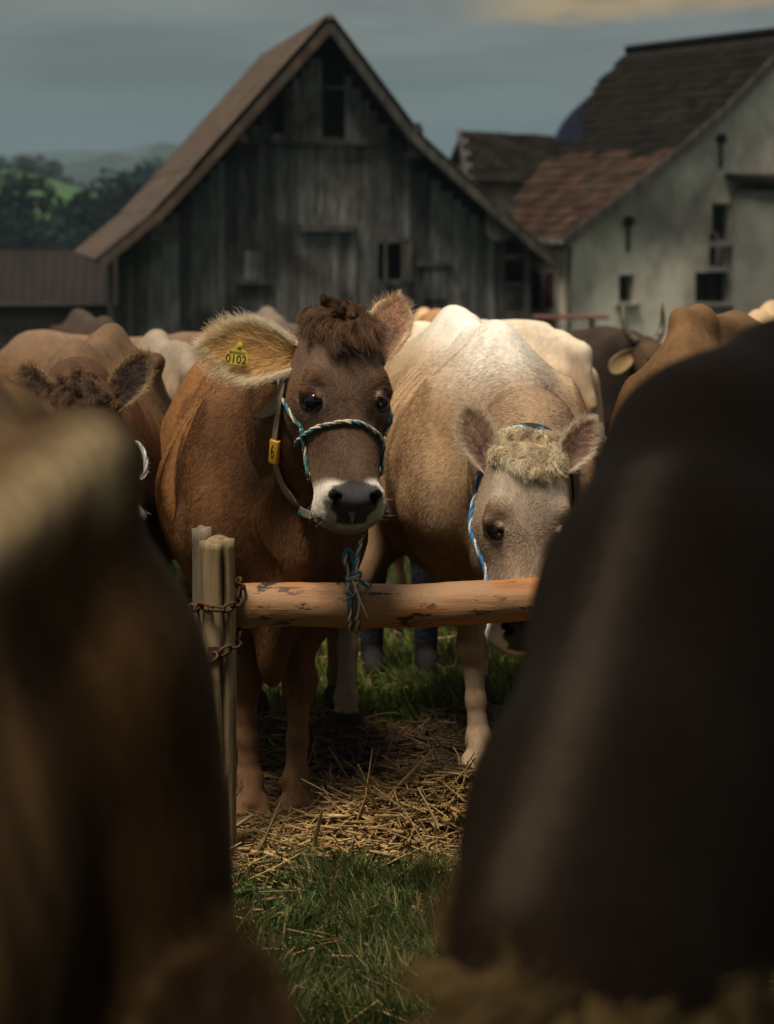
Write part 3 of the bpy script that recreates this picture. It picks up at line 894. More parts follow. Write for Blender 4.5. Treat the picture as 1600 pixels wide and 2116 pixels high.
class Field:
    def __init__(s): s.p = []
    def add(s, fn, lo, hi, k=.05, op='u', name=''):
        s.p.append((fn, np.array(lo, float), np.array(hi, float), k, op, name))
    def ell(s, c, r, k=.05, op='u', M=None, name=''):
        c = np.array(c, float); r = np.array(r, float); rm = r.min(); Rm = None if M is None else np.array(M, float)
        def fn(p):
            q = p - c
            if Rm is not None: q = q @ Rm
            a = np.sqrt(((q / r) ** 2).sum(-1)); b = np.sqrt(((q / r ** 2) ** 2).sum(-1))
            return a * (a - 1) / np.maximum(b, 1e-6)
        e = np.full(3, r.max()) if Rm is not None else r
        s.add(fn, c - e, c + e, k, op, name)
    def cone(s, a, b, ra, rb, k=.04, op='u', sc=None, name=''):
        """round cone from a to b; sc squeezes the lateral y axis"""
        a = np.array(a, float); b = np.array(b, float); S = np.array([1, 1, 1] if sc is None else sc, float)
        A = a * S; B = b * S; ab = B - A; L2 = max((ab ** 2).sum(), 1e-9)
        def fn(p):
            q = p * S - A
            t = np.clip((q @ ab) / L2, 0, 1)
            t2 = t * t * (3 - 2 * t) * .5 + t * .5
            return (np.sqrt(((q - t[..., None] * ab) ** 2).sum(-1)) - (ra + (rb - ra) * t2)) / S.max() * (1.0 if sc is None else 1.1)
        r = max(ra, rb)
        s.add(fn, np.minimum(a, b) - r, np.maximum(a, b) + r, k, op, name)
    def chain(s, pts, rads, k=.04, sc=None, name=''):
        for i in range(len(pts) - 1): s.cone(pts[i], pts[i + 1], rads[i], rads[i + 1], k, 'u', sc, name)
    @staticmethod
    def blend(a, b, k, op):
        if op == 's': b = -b; h = np.maximum(k - np.abs(a - b), 0) / k; return np.maximum(a, b) + h * h * k * .25
        h = np.maximum(k - np.abs(a - b), 0) / k
        return np.minimum(a, b) - h * h * k * .25
    def grid(s, h):
        us = [p for p in s.p if p[4] == 'u']
        lo = np.min([p[1] for p in us], 0) - 4 * h; hi = np.max([p[2] for p in us], 0) + 4 * h
        n = np.ceil((hi - lo) / h).astype(int) + 1
        f = np.full(n, 1.0, np.float32)
        ax = [lo[i] + h * np.arange(n[i]) for i in range(3)]
        for fn, a, b, k, op, _ in s.p:
            i0 = np.maximum(np.floor((a - k - 3 * h - lo) / h).astype(int), 0); i1 = np.minimum(np.ceil((b + k + 3 * h - lo) / h).astype(int) + 1, n)
            if (i1 <= i0).any(): continue
            sl = tuple(slice(x, y) for x, y in zip(i0, i1))
            g = np.stack(np.meshgrid(*[ax[i][sl[i]] for i in range(3)], indexing='ij'), -1)
            f[sl] = Field.blend(f[sl], fn(g), k, op)
        return f, lo
    def at(s, p):
        f = np.full(len(p), 1.0)
        for fn, a, b, k, op, _ in s.p:
            m = ((p > a - k - .03) & (p < b + k + .03)).all(1)
            if m.any(): f[m] = Field.blend(f[m], fn(p[m]), k, op)
        return f
    def grad(s, p, e=.003):
        g = np.stack([s.at(p + d) - s.at(p - d) for d in np.eye(3) * e], 1) / (2 * e)
        return g
    def project(s, p, it=2, lim=.01, off=0.0):
        p = p.copy()
        for _ in range(it):
            g = s.grad(p); n = np.linalg.norm(g, axis=1)
            d = (s.at(p) - off) / np.maximum(n, .3)
            p -= g / np.maximum(n, 1e-6)[:, None] * np.clip(d, -lim, lim)[:, None]
        return p

def surface_nets(f, lo, h):
    s = f < 0
    n = np.array(f.shape) - 1
    c = [s[i:n[0] + i, j:n[1] + j, k:n[2] + k] for i in (0, 1) for j in (0, 1) for k in (0, 1)]
    cnt = sum(x.astype(np.int8) for x in c)
    act = (cnt > 0) & (cnt < 8)
    I = np.argwhere(act)
    idx = np.full(act.shape, -1, np.int64); idx[act] = np.arange(len(I))
    acc = np.zeros((len(I), 3)); num = np.zeros(len(I))
    offs = [np.array((i, j, k)) for i in (0, 1) for j in (0, 1) for k in (0, 1)]
    val = [f[tuple((I + o).T)] for o in offs]
    for a in range(8):
        for b in range(a + 1, 8):
            if np.abs(offs[a] - offs[b]).sum() != 1: continue
            va, vb = val[a], val[b]; m = (va < 0) != (vb < 0)
            t = np.where(m, va / np.where(m, va - vb, 1), 0)
            acc += np.where(m[:, None], offs[a] + t[:, None] * (offs[b] - offs[a]), 0); num += m
    V = lo + h * (I + acc / num[:, None])
    F = []
    for ax in range(3):
        o = np.zeros(3, int); o[ax] = 1
        A = s[tuple(slice(0, s.shape[i] - o[i]) for i in range(3))]; B = s[tuple(slice(o[i], s.shape[i]) for i in range(3))]
        E = np.argwhere(A != B); u = np.zeros(3, int); u[(ax + 1) % 3] = 1; v = np.zeros(3, int); v[(ax + 2) % 3] = 1
        ok = ((E - u - v) >= 0).all(1) & (E < n).all(1); E = E[ok]
        q = np.stack([idx[tuple((E - u - v).T)], idx[tuple((E - v).T)], idx[tuple(E.T)], idx[tuple((E - u).T)]], 1)
        fl = ~A[tuple(E.T)]; q[fl] = q[fl][:, ::-1]
        F.append(q)
    F = np.concatenate(F); F = F[(F >= 0).all(1)]
    return V, F

def smooth_verts(V, F, it, lam=.5):
    e = np.concatenate([F[:, [i, (i + 1) % 4]] for i in range(4)]); e = np.concatenate([e, e[:, ::-1]])
    cnt = np.bincount(e[:, 0], minlength=len(V))[:, None]
    for _ in range(it):
        s = np.stack([np.bincount(e[:, 0], V[e[:, 1], i], len(V)) for i in range(3)], 1)
        V = V + lam * (s / np.maximum(cnt, 1) - V)
    return V

def subdivide(V, F):
    n = len(V)
    e = np.concatenate([F[:, [i, (i + 1) % 4]] for i in range(4)]); es = np.sort(e, 1)
    key = es[:, 0] * n + es[:, 1]; uk, inv = np.unique(key, return_inverse=True)
    mid = (V[uk // n] + V[uk % n]) / 2; ctr = V[F].mean(1)
    em = (n + inv).reshape(4, len(F)); cm = n + len(uk) + np.arange(len(F))
    Q = [np.stack([F[:, i], em[i], cm, em[(i - 1) % 4]], 1) for i in range(4)]
    return np.concatenate([V, mid, ctr]), np.concatenate(Q)

def vert_normals(V, F):
    a = V[F[:, 2]] - V[F[:, 0]]; b = V[F[:, 3]] - V[F[:, 1]]
    fn = np.cross(a, b); N_ = np.zeros_like(V)
    for i in range(4):
        for ax in range(3): N_[:, ax] += np.bincount(F[:, i], fn[:, ax], len(V))
    return N_ / np.maximum(np.linalg.norm(N_, axis=1), 1e-9)[:, None]

# ---- head tables (metres, poll at t=0, muzzle at t=.5)
HW = curve_tab([-.02, 0, .03, .06, .10, .15, .19, .22, .26, .30, .35, .39, .42, .45, .475, .50], [.03, .066, .090, .103, .111, .115, .118, .114, .102, .092, .0825, .078, .0775, .0785, .071, .035])
HF = curve_tab([-.02, 0, .03, .06, .10, .16, .20, .25, .30, .36, .40, .43, .455, .48, .50], [-.075, -.035, .0, .022, .034, .038, .036, .028, .024, .025, .023, .014, -.006, -.032, -.06])
HB = curve_tab([-.02, 0, .05, .10, .16, .22, .27, .32, .37, .42, .46, .485, .50], [-.10, -.14, -.17, -.19, -.212, -.205, -.178, -.150, -.13, -.12, -.116, -.105, -.085])
HN = curve_tab([-.02, .05, .2, .28, .4, .5], [2.2, 2.5, 2.5, 2.5, 2.7, 2.5])
HA = curve_tab([-.02, .08, .16, .22, .28, .34, .40, .44, .5], [.15, .08, .10, .17, .24, .26, .22, .16, .1])

def frame(t_dir, f_hint):
    t = np.array(t_dir, float); t /= np.linalg.norm(t)
    f = np.array(f_hint, float); f = f - t * (f @ t); f /= np.linalg.norm(f)
    s = np.cross(f, t)                      # s: towards the cow's own left
    return np.stack([s, f, t], 0)

def build_cow(h, pose, hero=False):
    """returns V, F, N, field, info.  Local frame: x forward, y left, z up, origin under the withers."""
    Fd = Field()
    H = pose.get('H', 1.43); wid = pose.get('wid', 1.0); fat = pose.get('fat', 1.0)
    k = H / 1.43
    BX = np.array([-1.56, -1.50, -1.42, -1.30, -1.15, -1.0, -.8, -.6, -.4, -.2, 0, .12, .22, .30, .36]) * k
    ZT = curve_tab(BX, np.array([1.27, 1.34, 1.385, 1.43, 1.445, 1.43, 1.405, 1.39, 1.39, 1.405, 1.425, 1.375, 1.28, 1.19, 1.06]) * k)
    ZB = curve_tab(BX, np.array([1.12, 1.00, .86, .74, .66, .60, .545, .515, .52, .55, .60, .63, .67, .74, .86]) * k)
    BWd = curve_tab(BX, np.array([.04, .11, .165, .215, .245, .265, .305, .338, .34, .31, .265, .235, .195, .15, .06]) * k * wid)
    def body(p):
        x = np.clip(p[..., 0], BX[0], BX[-1]); zt, zb, w = ZT(x), ZB(x), BWd(x)
        c, hh = (zt + zb) / 2, (zt - zb) / 2; u = (p[..., 2] - c) / hh
        sh = 1 - .52 * np.maximum(u, 0) ** 1.5 - .22 * np.maximum(-u, 0) ** 2
        r = (np.abs(p[..., 1] / np.maximum(w * sh, .01)) ** 2.1 + np.abs(u) ** 2.1) ** (1 / 2.1)
        return capd((r - 1) * np.minimum(w, hh) * .95, np.abs(p[..., 0] - x))
    Fd.add(body, (BX[0], -.36 * k * wid, .5 * k), (BX[-1], .36 * k * wid, 1.47 * k), .02, 'u', 'body')
    S = lambda x, y, z: (x * k, y * k * wid, z * k)
    for sg in (-1, 1):
        if pose.get('hook', True): Fd.ell(S(-1.07, sg * .195, 1.315), (.085 * k, .040 * k, .034 * k), .12)            # hook bone
        Fd.ell(S(-1.45, sg * .11, 1.22), (.06 * k, .045 * k, .05 * k), .07)               # pin bone
        Fd.ell(S(-1.27, sg * .15, .98), (.22 * k, .12 * k, .30 * k), .12)                 # thigh
        if pose.get('hook', True): Fd.ell(S(-.87, sg * .315, 1.19), (.14 * k, .035 * k, .085 * k), .09, 's')          # flank hollow
        if pose.get('hook', True): Fd.ell(S(-1.27, sg * .245, 1.21), (.10 * k, .03 * k, .09 * k), .08, 's')          # hollow over the thigh
        Fd.ell(S(.02, sg * .185, 1.03), (.12 * k, .05 * k, .24 * k), .10)                 # shoulder blade
        Fd.ell(S(.17, sg * .165, .88), (.12 * k, .09 * k, .15 * k), .08)                  # point of the shoulder
        Fd.ell(S(-.22, sg * .325, .98), (.05 * k, .025 * k, .25 * k), .09, 's')           # behind the shoulder
    Fd.chain([S(-1.3, 0, 1.405), S(-.9, 0, 1.385), S(-.5, 0, 1.365), S(-.1, 0, 1.40)], [.035 * k] * 4, .07)
    Fd.ell(S(-.03, 0, 1.385), (.13 * k, .04 * k, .055 * k), .06)
    Fd.ell(S(.20, 0, .72), (.12 * k, .085 * k, .14 * k), .08)                               # brisket
    if pose.get('udder', True):
        Fd.ell(S(-1.05, 0, .62), (.20 * k, .15 * k, .17 * k), .08)
        for sx in (-1.12, -.97):
            for sg in (-1, 1): Fd.cone(S(sx, sg * .07, .50), S(sx, sg * .075, .42), .018, .012, .03)
    # legs
    lf = pose.get('legs', {})
    for nm, sg in (('fl', 1), ('fr', -1)):
        fx, fy, fz = lf.get(nm, (0.03, sg * .16, 0))
        top = np.array(S(.02, sg * .165, .86)); knee = np.array([fx * .45 + .0 + lf.get(nm + 'k', 0), fy * .85 + top[1] * .15, .44 * k + fz * .6])
        ft = np.array([fx, fy, fz])
        Fd.cone(top, top * .45 + knee * .55, .120 * k, .066 * k, .08); Fd.cone(top * .45 + knee * .55, knee + [0, 0, .07], .066 * k, .047 * k, .04)
        Fd.ell(knee + [.008, 0, 0], (.053 * k, .051 * k, .070 * k), .025)
        Fd.chain([knee, knee * .45 + ft * .55 + [-.004, 0, .06 * k], ft + [-.005, 0, .135 * k]], [.040 * k, .028 * k, .034 * k], .025)
        Fd.cone(ft + [-.005, 0, .135 * k], ft + [.03, 0, .075 * k], .041 * k, .038 * k, .02)
        for t_ in (-1, 1): Fd.cone(ft + [.02, t_ * .024 * k, .072 * k], ft + [.058 * k, t_ * .03 * k, .028 * k], .035 * k, .034 * k, .012)
    for nm, sg in (('hl', 1), ('hr', -1)):
        fx, fy, fz = lf.get(nm, (-1.30, sg * .17, 0))
        hip = np.array(S(-1.22, sg * .16, .98)); sti = np.array(S(-1.02, sg * .20, .74)); sti[0] += (fx + 1.3) * .25
        hock = np.array([fx - .10 * k + lf.get(nm + 'k', 0), fy * .9 + sti[1] * .1, .50 * k + fz * .7]); ft = np.array([fx, fy, fz])
        Fd.cone(hip, sti, .15 * k, .115 * k, .1); Fd.cone(sti, hock, .11 * k, .055 * k, .08)
        Fd.cone(hip + [-.14 * k, 0, -.1 * k], hock + [-.02, 0, .02], .10 * k, .035 * k, .10)
        Fd.chain([hock, hock * .5 + ft * .5 + [-.02, 0, .05], ft + [-.02, 0, .14 * k]], [.046 * k, .031 * k, .036 * k], .03)
        Fd.cone(ft + [-.02, 0, .14 * k], ft + [.02, 0, .075 * k], .042 * k, .038 * k, .02)
        for t_ in (-1, 1): Fd.cone(ft + [.01, t_ * .024 * k, .072 * k], ft + [.05 * k, t_ * .03 * k, .028 * k], .035 * k, .034 * k, .012)
    # tail
    Fd.chain([S(-1.42, 0, 1.37), S(-1.54, 0, 1.33), S(-1.60, .01, 1.12), S(-1.60, .02, .7)], [.05 * k, .04 * k, .028 * k, .016 * k], .05)
    # head
    hs = pose.get('hs', 1.12)
    po = np.array(pose['poll'], float); HR = frame(pose['tdir'], pose['fdir'])
    def loc(p): return ((p - po) @ HR.T) / hs
    def W(q): return po + (np.asarray(q, float) * hs) @ HR       # head coords (s,f,t) -> cow coords
    # neck: crest from the withers, throat from the brisket
    nb = np.array(S(.06, 0, 1.02)); nm_ = np.array(pose.get('neck_mid', tuple((nb + W((0, -.10, .06))) / 2)))
    ne = W((0, -.095, .075))
    ca = np.array(S(-.02, 0, 1.31)); ce = W((0, -.085, .03))
    cmid = np.array(pose.get('crest_mid', tuple((ca + ce) / 2 + np.array([0, 0, .02]))))
    SCN = (1, 1.45, 1)
    Fd.chain([nb, nm_, ne], [.26 * k, .20 * k, .125 * hs / 1.12], .10, SCN, 'neck')
    Fd.chain([ca, cmid, ce], [.055 * k, .055 * k, .050 * k], .12, None, 'neck')
    ta = W((0, -.17, .14)); tb_ = np.array(pose.get('dewlap', S(.26, 0, .78)))
    Fd.chain([ta, ta * .5 + tb_ * .5 + np.array([.01, 0, -.05]), tb_, np.array(S(.16, 0, .60))], [.04, .046, .045, .03], .07, (1, 2.0, 1), 'neck')
    def head(p):
        q = loc(p); t = np.clip(q[..., 2], -.02, .50)
        F_, B_, w = HF(t), HB(t), HW(t); c, hh = (F_ + B_) / 2, (F_ - B_) / 2
        u = (q[..., 1] - c) / hh
        we = w * (1 - HA(t) * np.maximum(u, -.3) - .38 * np.maximum(-u, 0) ** 2)
        n_ = HN(t)
        r = (np.abs(q[..., 0] / np.maximum(we, .008)) ** n_ + np.abs(u) ** n_) ** (1 / n_)
        d = capd((r - 1) * np.minimum(w, hh) * .95, np.abs(q[..., 2] - t))
        return d * hs
    corners = np.array([W((s, f, t)) for s in (-.13, .13) for f in (-.23, .05) for t in (-.03, .52)])
    Fd.add(head, corners.min(0), corners.max(0), .05, 'u', 'head')
    HM = HR.T
    def hell(c, r, kk=.02, op='u'): Fd.ell(W(c), np.array(r) * hs, kk * hs, op, HM)
    def hcone(a, b, ra, rb, kk=.02, op='u'): Fd.cone(W(a), W(b), ra * hs, rb * hs, kk * hs, op)
    eyes = []
    for sg in (-1, 1):
        hell((sg * .062, -.085, .185), (.05, .075, .085), .04)             # cheek
        hcone((sg * .080, .008, .150), (sg * .098, .0, .178), .020, .012, .035)        # brow
        if hero:
            hcone((sg * .080, .026, .232), (sg * .058, .034, .268), .011, .007, .03, 's')       # groove below the eye
            ec = np.array((sg * .0800, -.012, .200)); er = .0268
            ax = np.array((sg * .82, .55, .06)); ax /= np.linalg.norm(ax)
            ray = np.linspace(0, .09, 120)[:, None]; o0 = np.array((sg * .045, -.028, .200))
            fv = Fd.at(W(o0 + ax * ray)); io = np.argmax(fv > 0) if (fv > 0).any() else 60
            sp_ = o0 + ax * ray[io]; ec = sp_ - ax * (er - .0085)
            e1 = np.cross(ax, (0, 0, 1)); e1 /= np.linalg.norm(e1); e2 = np.cross(ax, e1)
            ring = [sp_ + ax * (-.0035) + (e1 * math.cos(a) * 1.12 + e2 * math.sin(a) * .74) * .0236 for a in np.linspace(0, 2 * math.pi, 15)]
            for i in range(14):
                lid_ = .0048 if (ring[i] + ring[i + 1])[2] / 2 < ec[2] + .002 else .0026
                hcone(ring[i], ring[i + 1], lid_, lid_, .007)
            eyes.append((W(ec + ax * .002), er * hs, HR.T @ ax))
            # nostrils
            hell((sg * .043, -.002, .432), (.030, .024, .024), .02)
            hcone((sg * .0395, .014, .444), (sg * .047, -.012, .449), .0095, .012, .007, 's')
            hcone((sg * .047, -.008, .446), (sg * .060, -.006, .426), .009, .0045, .006, 's')
            hell((sg * .052, -.058, .445), (.030, .040, .036), .02)         # lips
            hcone((sg * .082, -.085, .40), (sg * .066, -.058, .475), .006, .006, .012, 's')
    if hero:
        hell((0, -.012, .444), (.046, .030, .028), .02)
        hell((0, -.083, .468), (.052, .036, .034), .015)                     # lower lip
        hcone((-.066, -.060, .478), (.066, -.060, .478), .007, .007, .010, 's')
        hcone((0, .0, .472), (0, -.03, .488), .004, .004, .01, 's')
    for a_, b_, ra_, rb_, kk_ in pose.get('extra', []): Fd.cone(a_, b_, ra_, rb_, kk_)
    # meshing
    f, lo = Fd.grid(h)
    V, F = surface_nets(f, lo, h)
    V = smooth_verts(V, F, 2)
    if hero:
        V, F = subdivide(V, F); V = smooth_verts(V, F, 1)
        V = Fd.project(V, 2, h)
        V = smooth_verts(V, F, 1, .35)
    Nn = vert_normals(V, F)
    # ribs and skin folds as real relief
    b = sstep(-.95 * k, -.75 * k, V[:, 0]) * (1 - sstep(-.3 * k, -.12 * k, V[:, 0])) * sstep(.72 * k, .85 * k, V[:, 2]) * (1 - sstep(1.2 * k, 1.34 * k, V[:, 2])) * sstep(.15, .25, np.abs(V[:, 1]))
    V = V + Nn * (b * pose.get('ribs', .0022) * np.sin((V[:, 0] + .35 * V[:, 2]) * 2 * math.pi / .105))[:, None]
    fo = sstep(.0, .1, V[:, 0]) * (1 - sstep(.4, .6, np.abs(V[:, 0] - .2))) * sstep(.7 * k, .85 * k, V[:, 2]) * (loc(V)[:, 2] < -.05)
    V = V + Nn * (fo * pose.get('folds', .0) * np.sin((np.abs(V[:, 1]) * 1.4 + .25 * V[:, 2]) * 2 * math.pi / .07 + 3 * vnoise(V[:, 1] * 8, V[:, 2] * 5, 3)))[:, None]
    Nn = vert_normals(V, F)
    info = dict(loc=loc, W=W, HR=HR, po=po, hs=hs, k=k, head=head, eyes=eyes, field=Fd)
    return V, F, Nn, info

# ---- ears
def ear_mesh(base, a, nrm, L, wmax, cup=.55, thick=.007, n_u=18, n_v=13, roll=1.0, bend=.0):
    a = np.array(a, float); a /= np.linalg.norm(a); nrm = np.array(nrm, float); nrm -= a * (nrm @ a); nrm /= np.linalg.norm(nrm); b = np.cross(nrm, a)
    u = np.linspace(0, 1, n_u)[:, None]; v = np.linspace(-1, 1, n_v)[None]
    w = np.interp(u, [0, .08, .2, .4, .6, .78, .9, .97, 1], np.array([.36, .40, .62, .90, 1, .92, .68, .36, .06])) * wmax
    depth = np.interp(u, [0, .2, .5, .8, 1], [1.5, 1.0, .6, .42, .2]) * cup * roll
    ang = depth * 1.5
    th = v * ang
    rad = w / np.maximum(np.sin(np.minimum(ang, 1.5)), .2) * .9
    lat = np.sin(th) * rad; fwd = (1 - np.cos(th)) * rad
    along = L * (u - .05 * (v ** 2) * u * 0)
    base = np.array(base, float)
    back = bend * L * (u ** 2)
    Pin = base + along[..., None] * a + lat[..., None] * b + (fwd + back)[..., None] * nrm
    # inner and outer skins
    du = np.gradient(Pin, axis=0); dv = np.gradient(Pin, axis=1); nn = np.cross(dv, du); nn /= np.linalg.norm(nn, axis=-1)[..., None] + 1e-9
    sgn = np.sign((nn * nrm).sum(-1).mean()); nn *= sgn
    tk = thick * (1 - .75 * np.abs(v) ** 3)[..., None] * (1 - .6 * u ** 4)[..., None]
    Pout = Pin - nn * tk
    V = np.concatenate([Pin.reshape(-1, 3), Pout.reshape(-1, 3)]); m = n_u * n_v
    F = []
    for i in range(n_u - 1):
        for j in range(n_v - 1):
            q = (i * n_v + j, i * n_v + j + 1, (i + 1) * n_v + j + 1, (i + 1) * n_v + j)
            F.append(q if sgn > 0 else q[::-1]); F.append(tuple(m + x for x in (q[::-1] if sgn > 0 else q)))
    rim = [(0, j) for j in range(n_v)] + [(i, n_v - 1) for i in range(1, n_u)] + [(n_u - 1, j) for j in range(n_v - 2, -1, -1)] + [(i, 0) for i in range(n_u - 2, 0, -1)]
    ids = [i * n_v + j for i, j in rim]
    for x, y in zip(ids, ids[1:] + ids[:1]): F.append((x, y, m + y, m + x))
    uv = np.stack([np.broadcast_to(u, (n_u, n_v)), np.broadcast_to(v, (n_u, n_v))], -1).reshape(-1, 2)
    return V, np.array(F), m, uv, (Pin, nn, a, b, nrm)

def hair_obj(name, roots, dirs, lens, cols, rad, parent, mat, npts=4, curl=0.0, droop=None, seed=0, taper=.25):
    n = len(roots)
    r = np.random.default_rng(seed)
    t = np.linspace(0, 1, npts)[None, :, None]
    d = dirs[:, None, :]; L = lens[:, None, None]
    pts = roots[:, None, :] + d * L * t
    if droop is not None: pts = pts + droop[:, None, :] * L * t ** 2
    if curl:
        ph = r.uniform(0, 6.28, (n, 1, 1)); o1 = r.normal(size=(n, 1, 3)); o2 = r.normal(size=(n, 1, 3))
        pts = pts + (o1 * np.sin(t * 5 + ph) + o2 * np.cos(t * 5 + ph) - o1 * np.sin(ph) - o2 * np.cos(ph)) * curl * L * .25
    hc = bpy.data.hair_curves.new(name)
    hc.add_curves([npts] * n)
    hc.attributes['position'].data.foreach_set('vector', pts.astype(np.float32).ravel())
    ra = hc.attributes.get('radius') or hc.attributes.new('radius', 'FLOAT', 'POINT')
    rr = (rad if np.ndim(rad) else np.full(n, rad))[:, None] * np.linspace(1, taper, npts)[None]
    ra.data.foreach_set('value', rr.astype(np.float32).ravel())
    ca = hc.attributes.new('col', 'FLOAT_COLOR', 'CURVE')
    c4 = np.ones((n, 4), np.float32); c4[:, :3] = cols
    ca.data.foreach_set('color', c4.ravel())
    o = bpy.data.objects.new(name, hc); COL.objects.link(o); hc.materials.append(mat); o.parent = parent
    o['kind'] = 'stuff'
    return o

def sample_surface(V, F, Nn, C, weight, n, seed):
    r = np.random.default_rng(seed)
    a = np.linalg.norm(np.cross(V[F[:, 2]] - V[F[:, 0]], V[F[:, 3]] - V[F[:, 1]]), axis=1)
    w = a * weight[F].mean(1); w /= w.sum()
    f = F[r.choice(len(F), n, p=w)]
    x = r.uniform(size=(n, 1)); y = r.uniform(size=(n, 1))
    wt = np.stack([(1 - x) * (1 - y), x * (1 - y), x * y, (1 - x) * y], 1)
    g = lambda A: (A[f] * wt).sum(1)
    nn = g(Nn); nn /= np.linalg.norm(nn, axis=1)[:, None] + 1e-9
    return g(V), nn, g(C)

M_coat = mat_attr('short_coat', rough=.7, spec=.07, bump_scale=90, bump=.15, bdist=.004, noise=.14, nscale=55, sheen=.05, nmap=(1, 1, .35))
M_hair = mat_attr('coat_hair', rough=.5, spec=.25, noise=0, sheen=0)
M_earhair = mat_attr('ear_hair', rough=.5, spec=.2, noise=0, transl=.35)
M_earskin = mat_attr('ear_skin', rough=.7, spec=.2, noise=.15, nscale=40, transl=.3)
M_eye = mat_plain('eye', (.006, .005, .006), .08, 0, .35)
M_horn = mat_noise('horn', (.16, .13, .09), (.06, .05, .04), 8, (1, 1, 3), .4, .15, .004)

def head_w(info, V):
    t = info['loc'](V)[:, 2]; h = info['head'](V)
    return np.where((t > .30) & (t < .54), sstep(.10, .06, h), sstep(.03, .0, h))

def coat_colours(V, Nn, info, pal):
    """coat pattern in head and body coordinates (pigment, with painted light on top and shade below)"""
    k = info['k']; q = info['loc'](V); hd = None
    lr = np.abs(V[:, 1]); z = V[:, 2] / k; x = V[:, 0] / k
    pat = fbm(V[:, 0] * 5 + 3, V[:, 2] * 3 + V[:, 1] * 4, 12)[:, None]
    c = np.array(pal['body'])[None] * np.ones((len(V), 1))
    c = c + (np.array(pal['dark']) - c) * (sstep(.42, .62, pat) * .55)
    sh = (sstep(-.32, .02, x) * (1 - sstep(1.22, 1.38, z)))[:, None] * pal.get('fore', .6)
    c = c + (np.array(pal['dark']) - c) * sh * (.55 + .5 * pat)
    lowd = ((1 - sstep(.45, 1.05, z)))[:, None] * pal.get('low', .6)  # lower body darkened: shade painted into the coat
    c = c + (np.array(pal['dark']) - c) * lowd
    top = (sstep(1.10, 1.43, z + .12 * (pat[:, 0] - .47)) ** 1.5 * (1 - sstep(.02, .30, lr)))[:, None] * pal.get('topk', 0)  # paler back: light from above painted into the coat
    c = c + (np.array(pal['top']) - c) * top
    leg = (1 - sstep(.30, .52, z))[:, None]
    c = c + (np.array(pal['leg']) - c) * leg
    inner = ((1 - sstep(.50, .66, z)) * sstep(.3, .5, z) * (1 - sstep(.02, .12, lr)))[:, None] * .4
    c = c + (np.array(pal['top']) - c) * inner * pal.get('topk', 0)
    stv = fbm((V[:, 0] * 1.0 + V[:, 1] * 1.3) * 16 + 2 * z, z * 2.2 + 5, 31)[:, None]; st2 = fbm(V[:, 0] * 3.1 + 11, V[:, 1] * 3.3 + z * 3, 33)[:, None]
    c = c * (1 + .25 * (stv - .47) + .55 * (st2 - .47))
    hoof = (z < .062)[:, None]
    c = np.where(hoof, np.array(pal.get('hoof', (.05, .038, .028)))[None], c)
    # head
    s_, f_, t_ = np.abs(q[:, 0]), q[:, 1], q[:, 2]
    EYE_S, EYE_F = (abs(float(info['loc'](info['eyes'][0][0][None])[0, 0])) + .012, float(info['loc'](info['eyes'][0][0][None])[0, 1]) + .006) if info['eyes'] else (.10, -.005)
    hc = np.array(pal['face'])[None] * np.ones((len(V), 1))
    mot = fbm(q[:, 0] * 30 + 7, q[:, 2] * 22, 41)[:, None]
    hc = hc * (.75 + .5 * mot)
    fh = (sstep(.20, .04, t_) * sstep(-.02, .02, f_))[:, None]
    hc = hc + (np.array(pal['forehead']) - hc) * fh
    side = sstep(-.02, -.07, f_)[:, None] * .75
    hc = hc + (np.array(pal['cheek']) - hc) * side
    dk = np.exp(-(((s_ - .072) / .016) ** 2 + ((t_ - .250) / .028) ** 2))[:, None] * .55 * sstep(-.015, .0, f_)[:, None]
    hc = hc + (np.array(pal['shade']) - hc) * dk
    er = np.sqrt((s_ - EYE_S) ** 2 + (f_ - EYE_F) ** 2 + (t_ - .200) ** 2)
    ring = (np.exp(-((er - .034) / .006) ** 2) * (er > .030))[:, None] * .75
    hc = hc + (np.array(pal['lid']) - hc) * ring
    hc = np.where((er < .0285)[:, None], np.array((.016, .012, .011)), hc)
    tm = t_ + .10 * np.maximum(-f_ - .02, 0) - .010 * np.cos(q[:, 0] * 40) + (mot[:, 0] - .45) * .02
    muz = sstep(.392, .412, tm)[:, None]
    hc = hc + (np.array(pal['muzzle']) - hc) * muz
    # nose pad: bare dark skin between and round the nostrils
    pad = (1 - sstep(.052, .060, s_ * (1 + .5 * sstep(.46, .48, t_)))) * sstep(.405, .412, t_ + .006 * np.cos(q[:, 0] * 60)) * sstep(-.052, -.044, f_)
    hc = hc + (np.array(pal.get('pad', (.060, .056, .058))) - hc) * pad[:, None]
    chin = (sstep(-.050, -.062, f_) * sstep(.44, .462, t_))[:, None]
    hc = hc + (np.array(pal.get('chin', (.32, .22, .10))) - hc) * chin * .8
    nost = np.minimum(np.hypot(s_ - .0435, (t_ - .447) * .9), np.hypot(s_ - .055, t_ - .435))
    hc = np.where(((nost < .011) & (f_ > -.03) & (t_ > .42))[:, None], np.array((.006, .005, .005)), hc)
    w = head_w(info, V)[:, None]
    bl_ = sstep(-.03, .05, t_)[:, None]
    neck = np.array(pal['neck'])[None]
    nk = (sstep(.12, .4, x) * sstep(.55, .8, z))[:, None]
    c = c + (neck - c) * nk * (.6 + .5 * pat)
    out = c + (hc - c) * w * bl_
    return np.clip(out, .002, .95), (w * bl_)[:, 0], pad * w[:, 0] * bl_[:, 0]

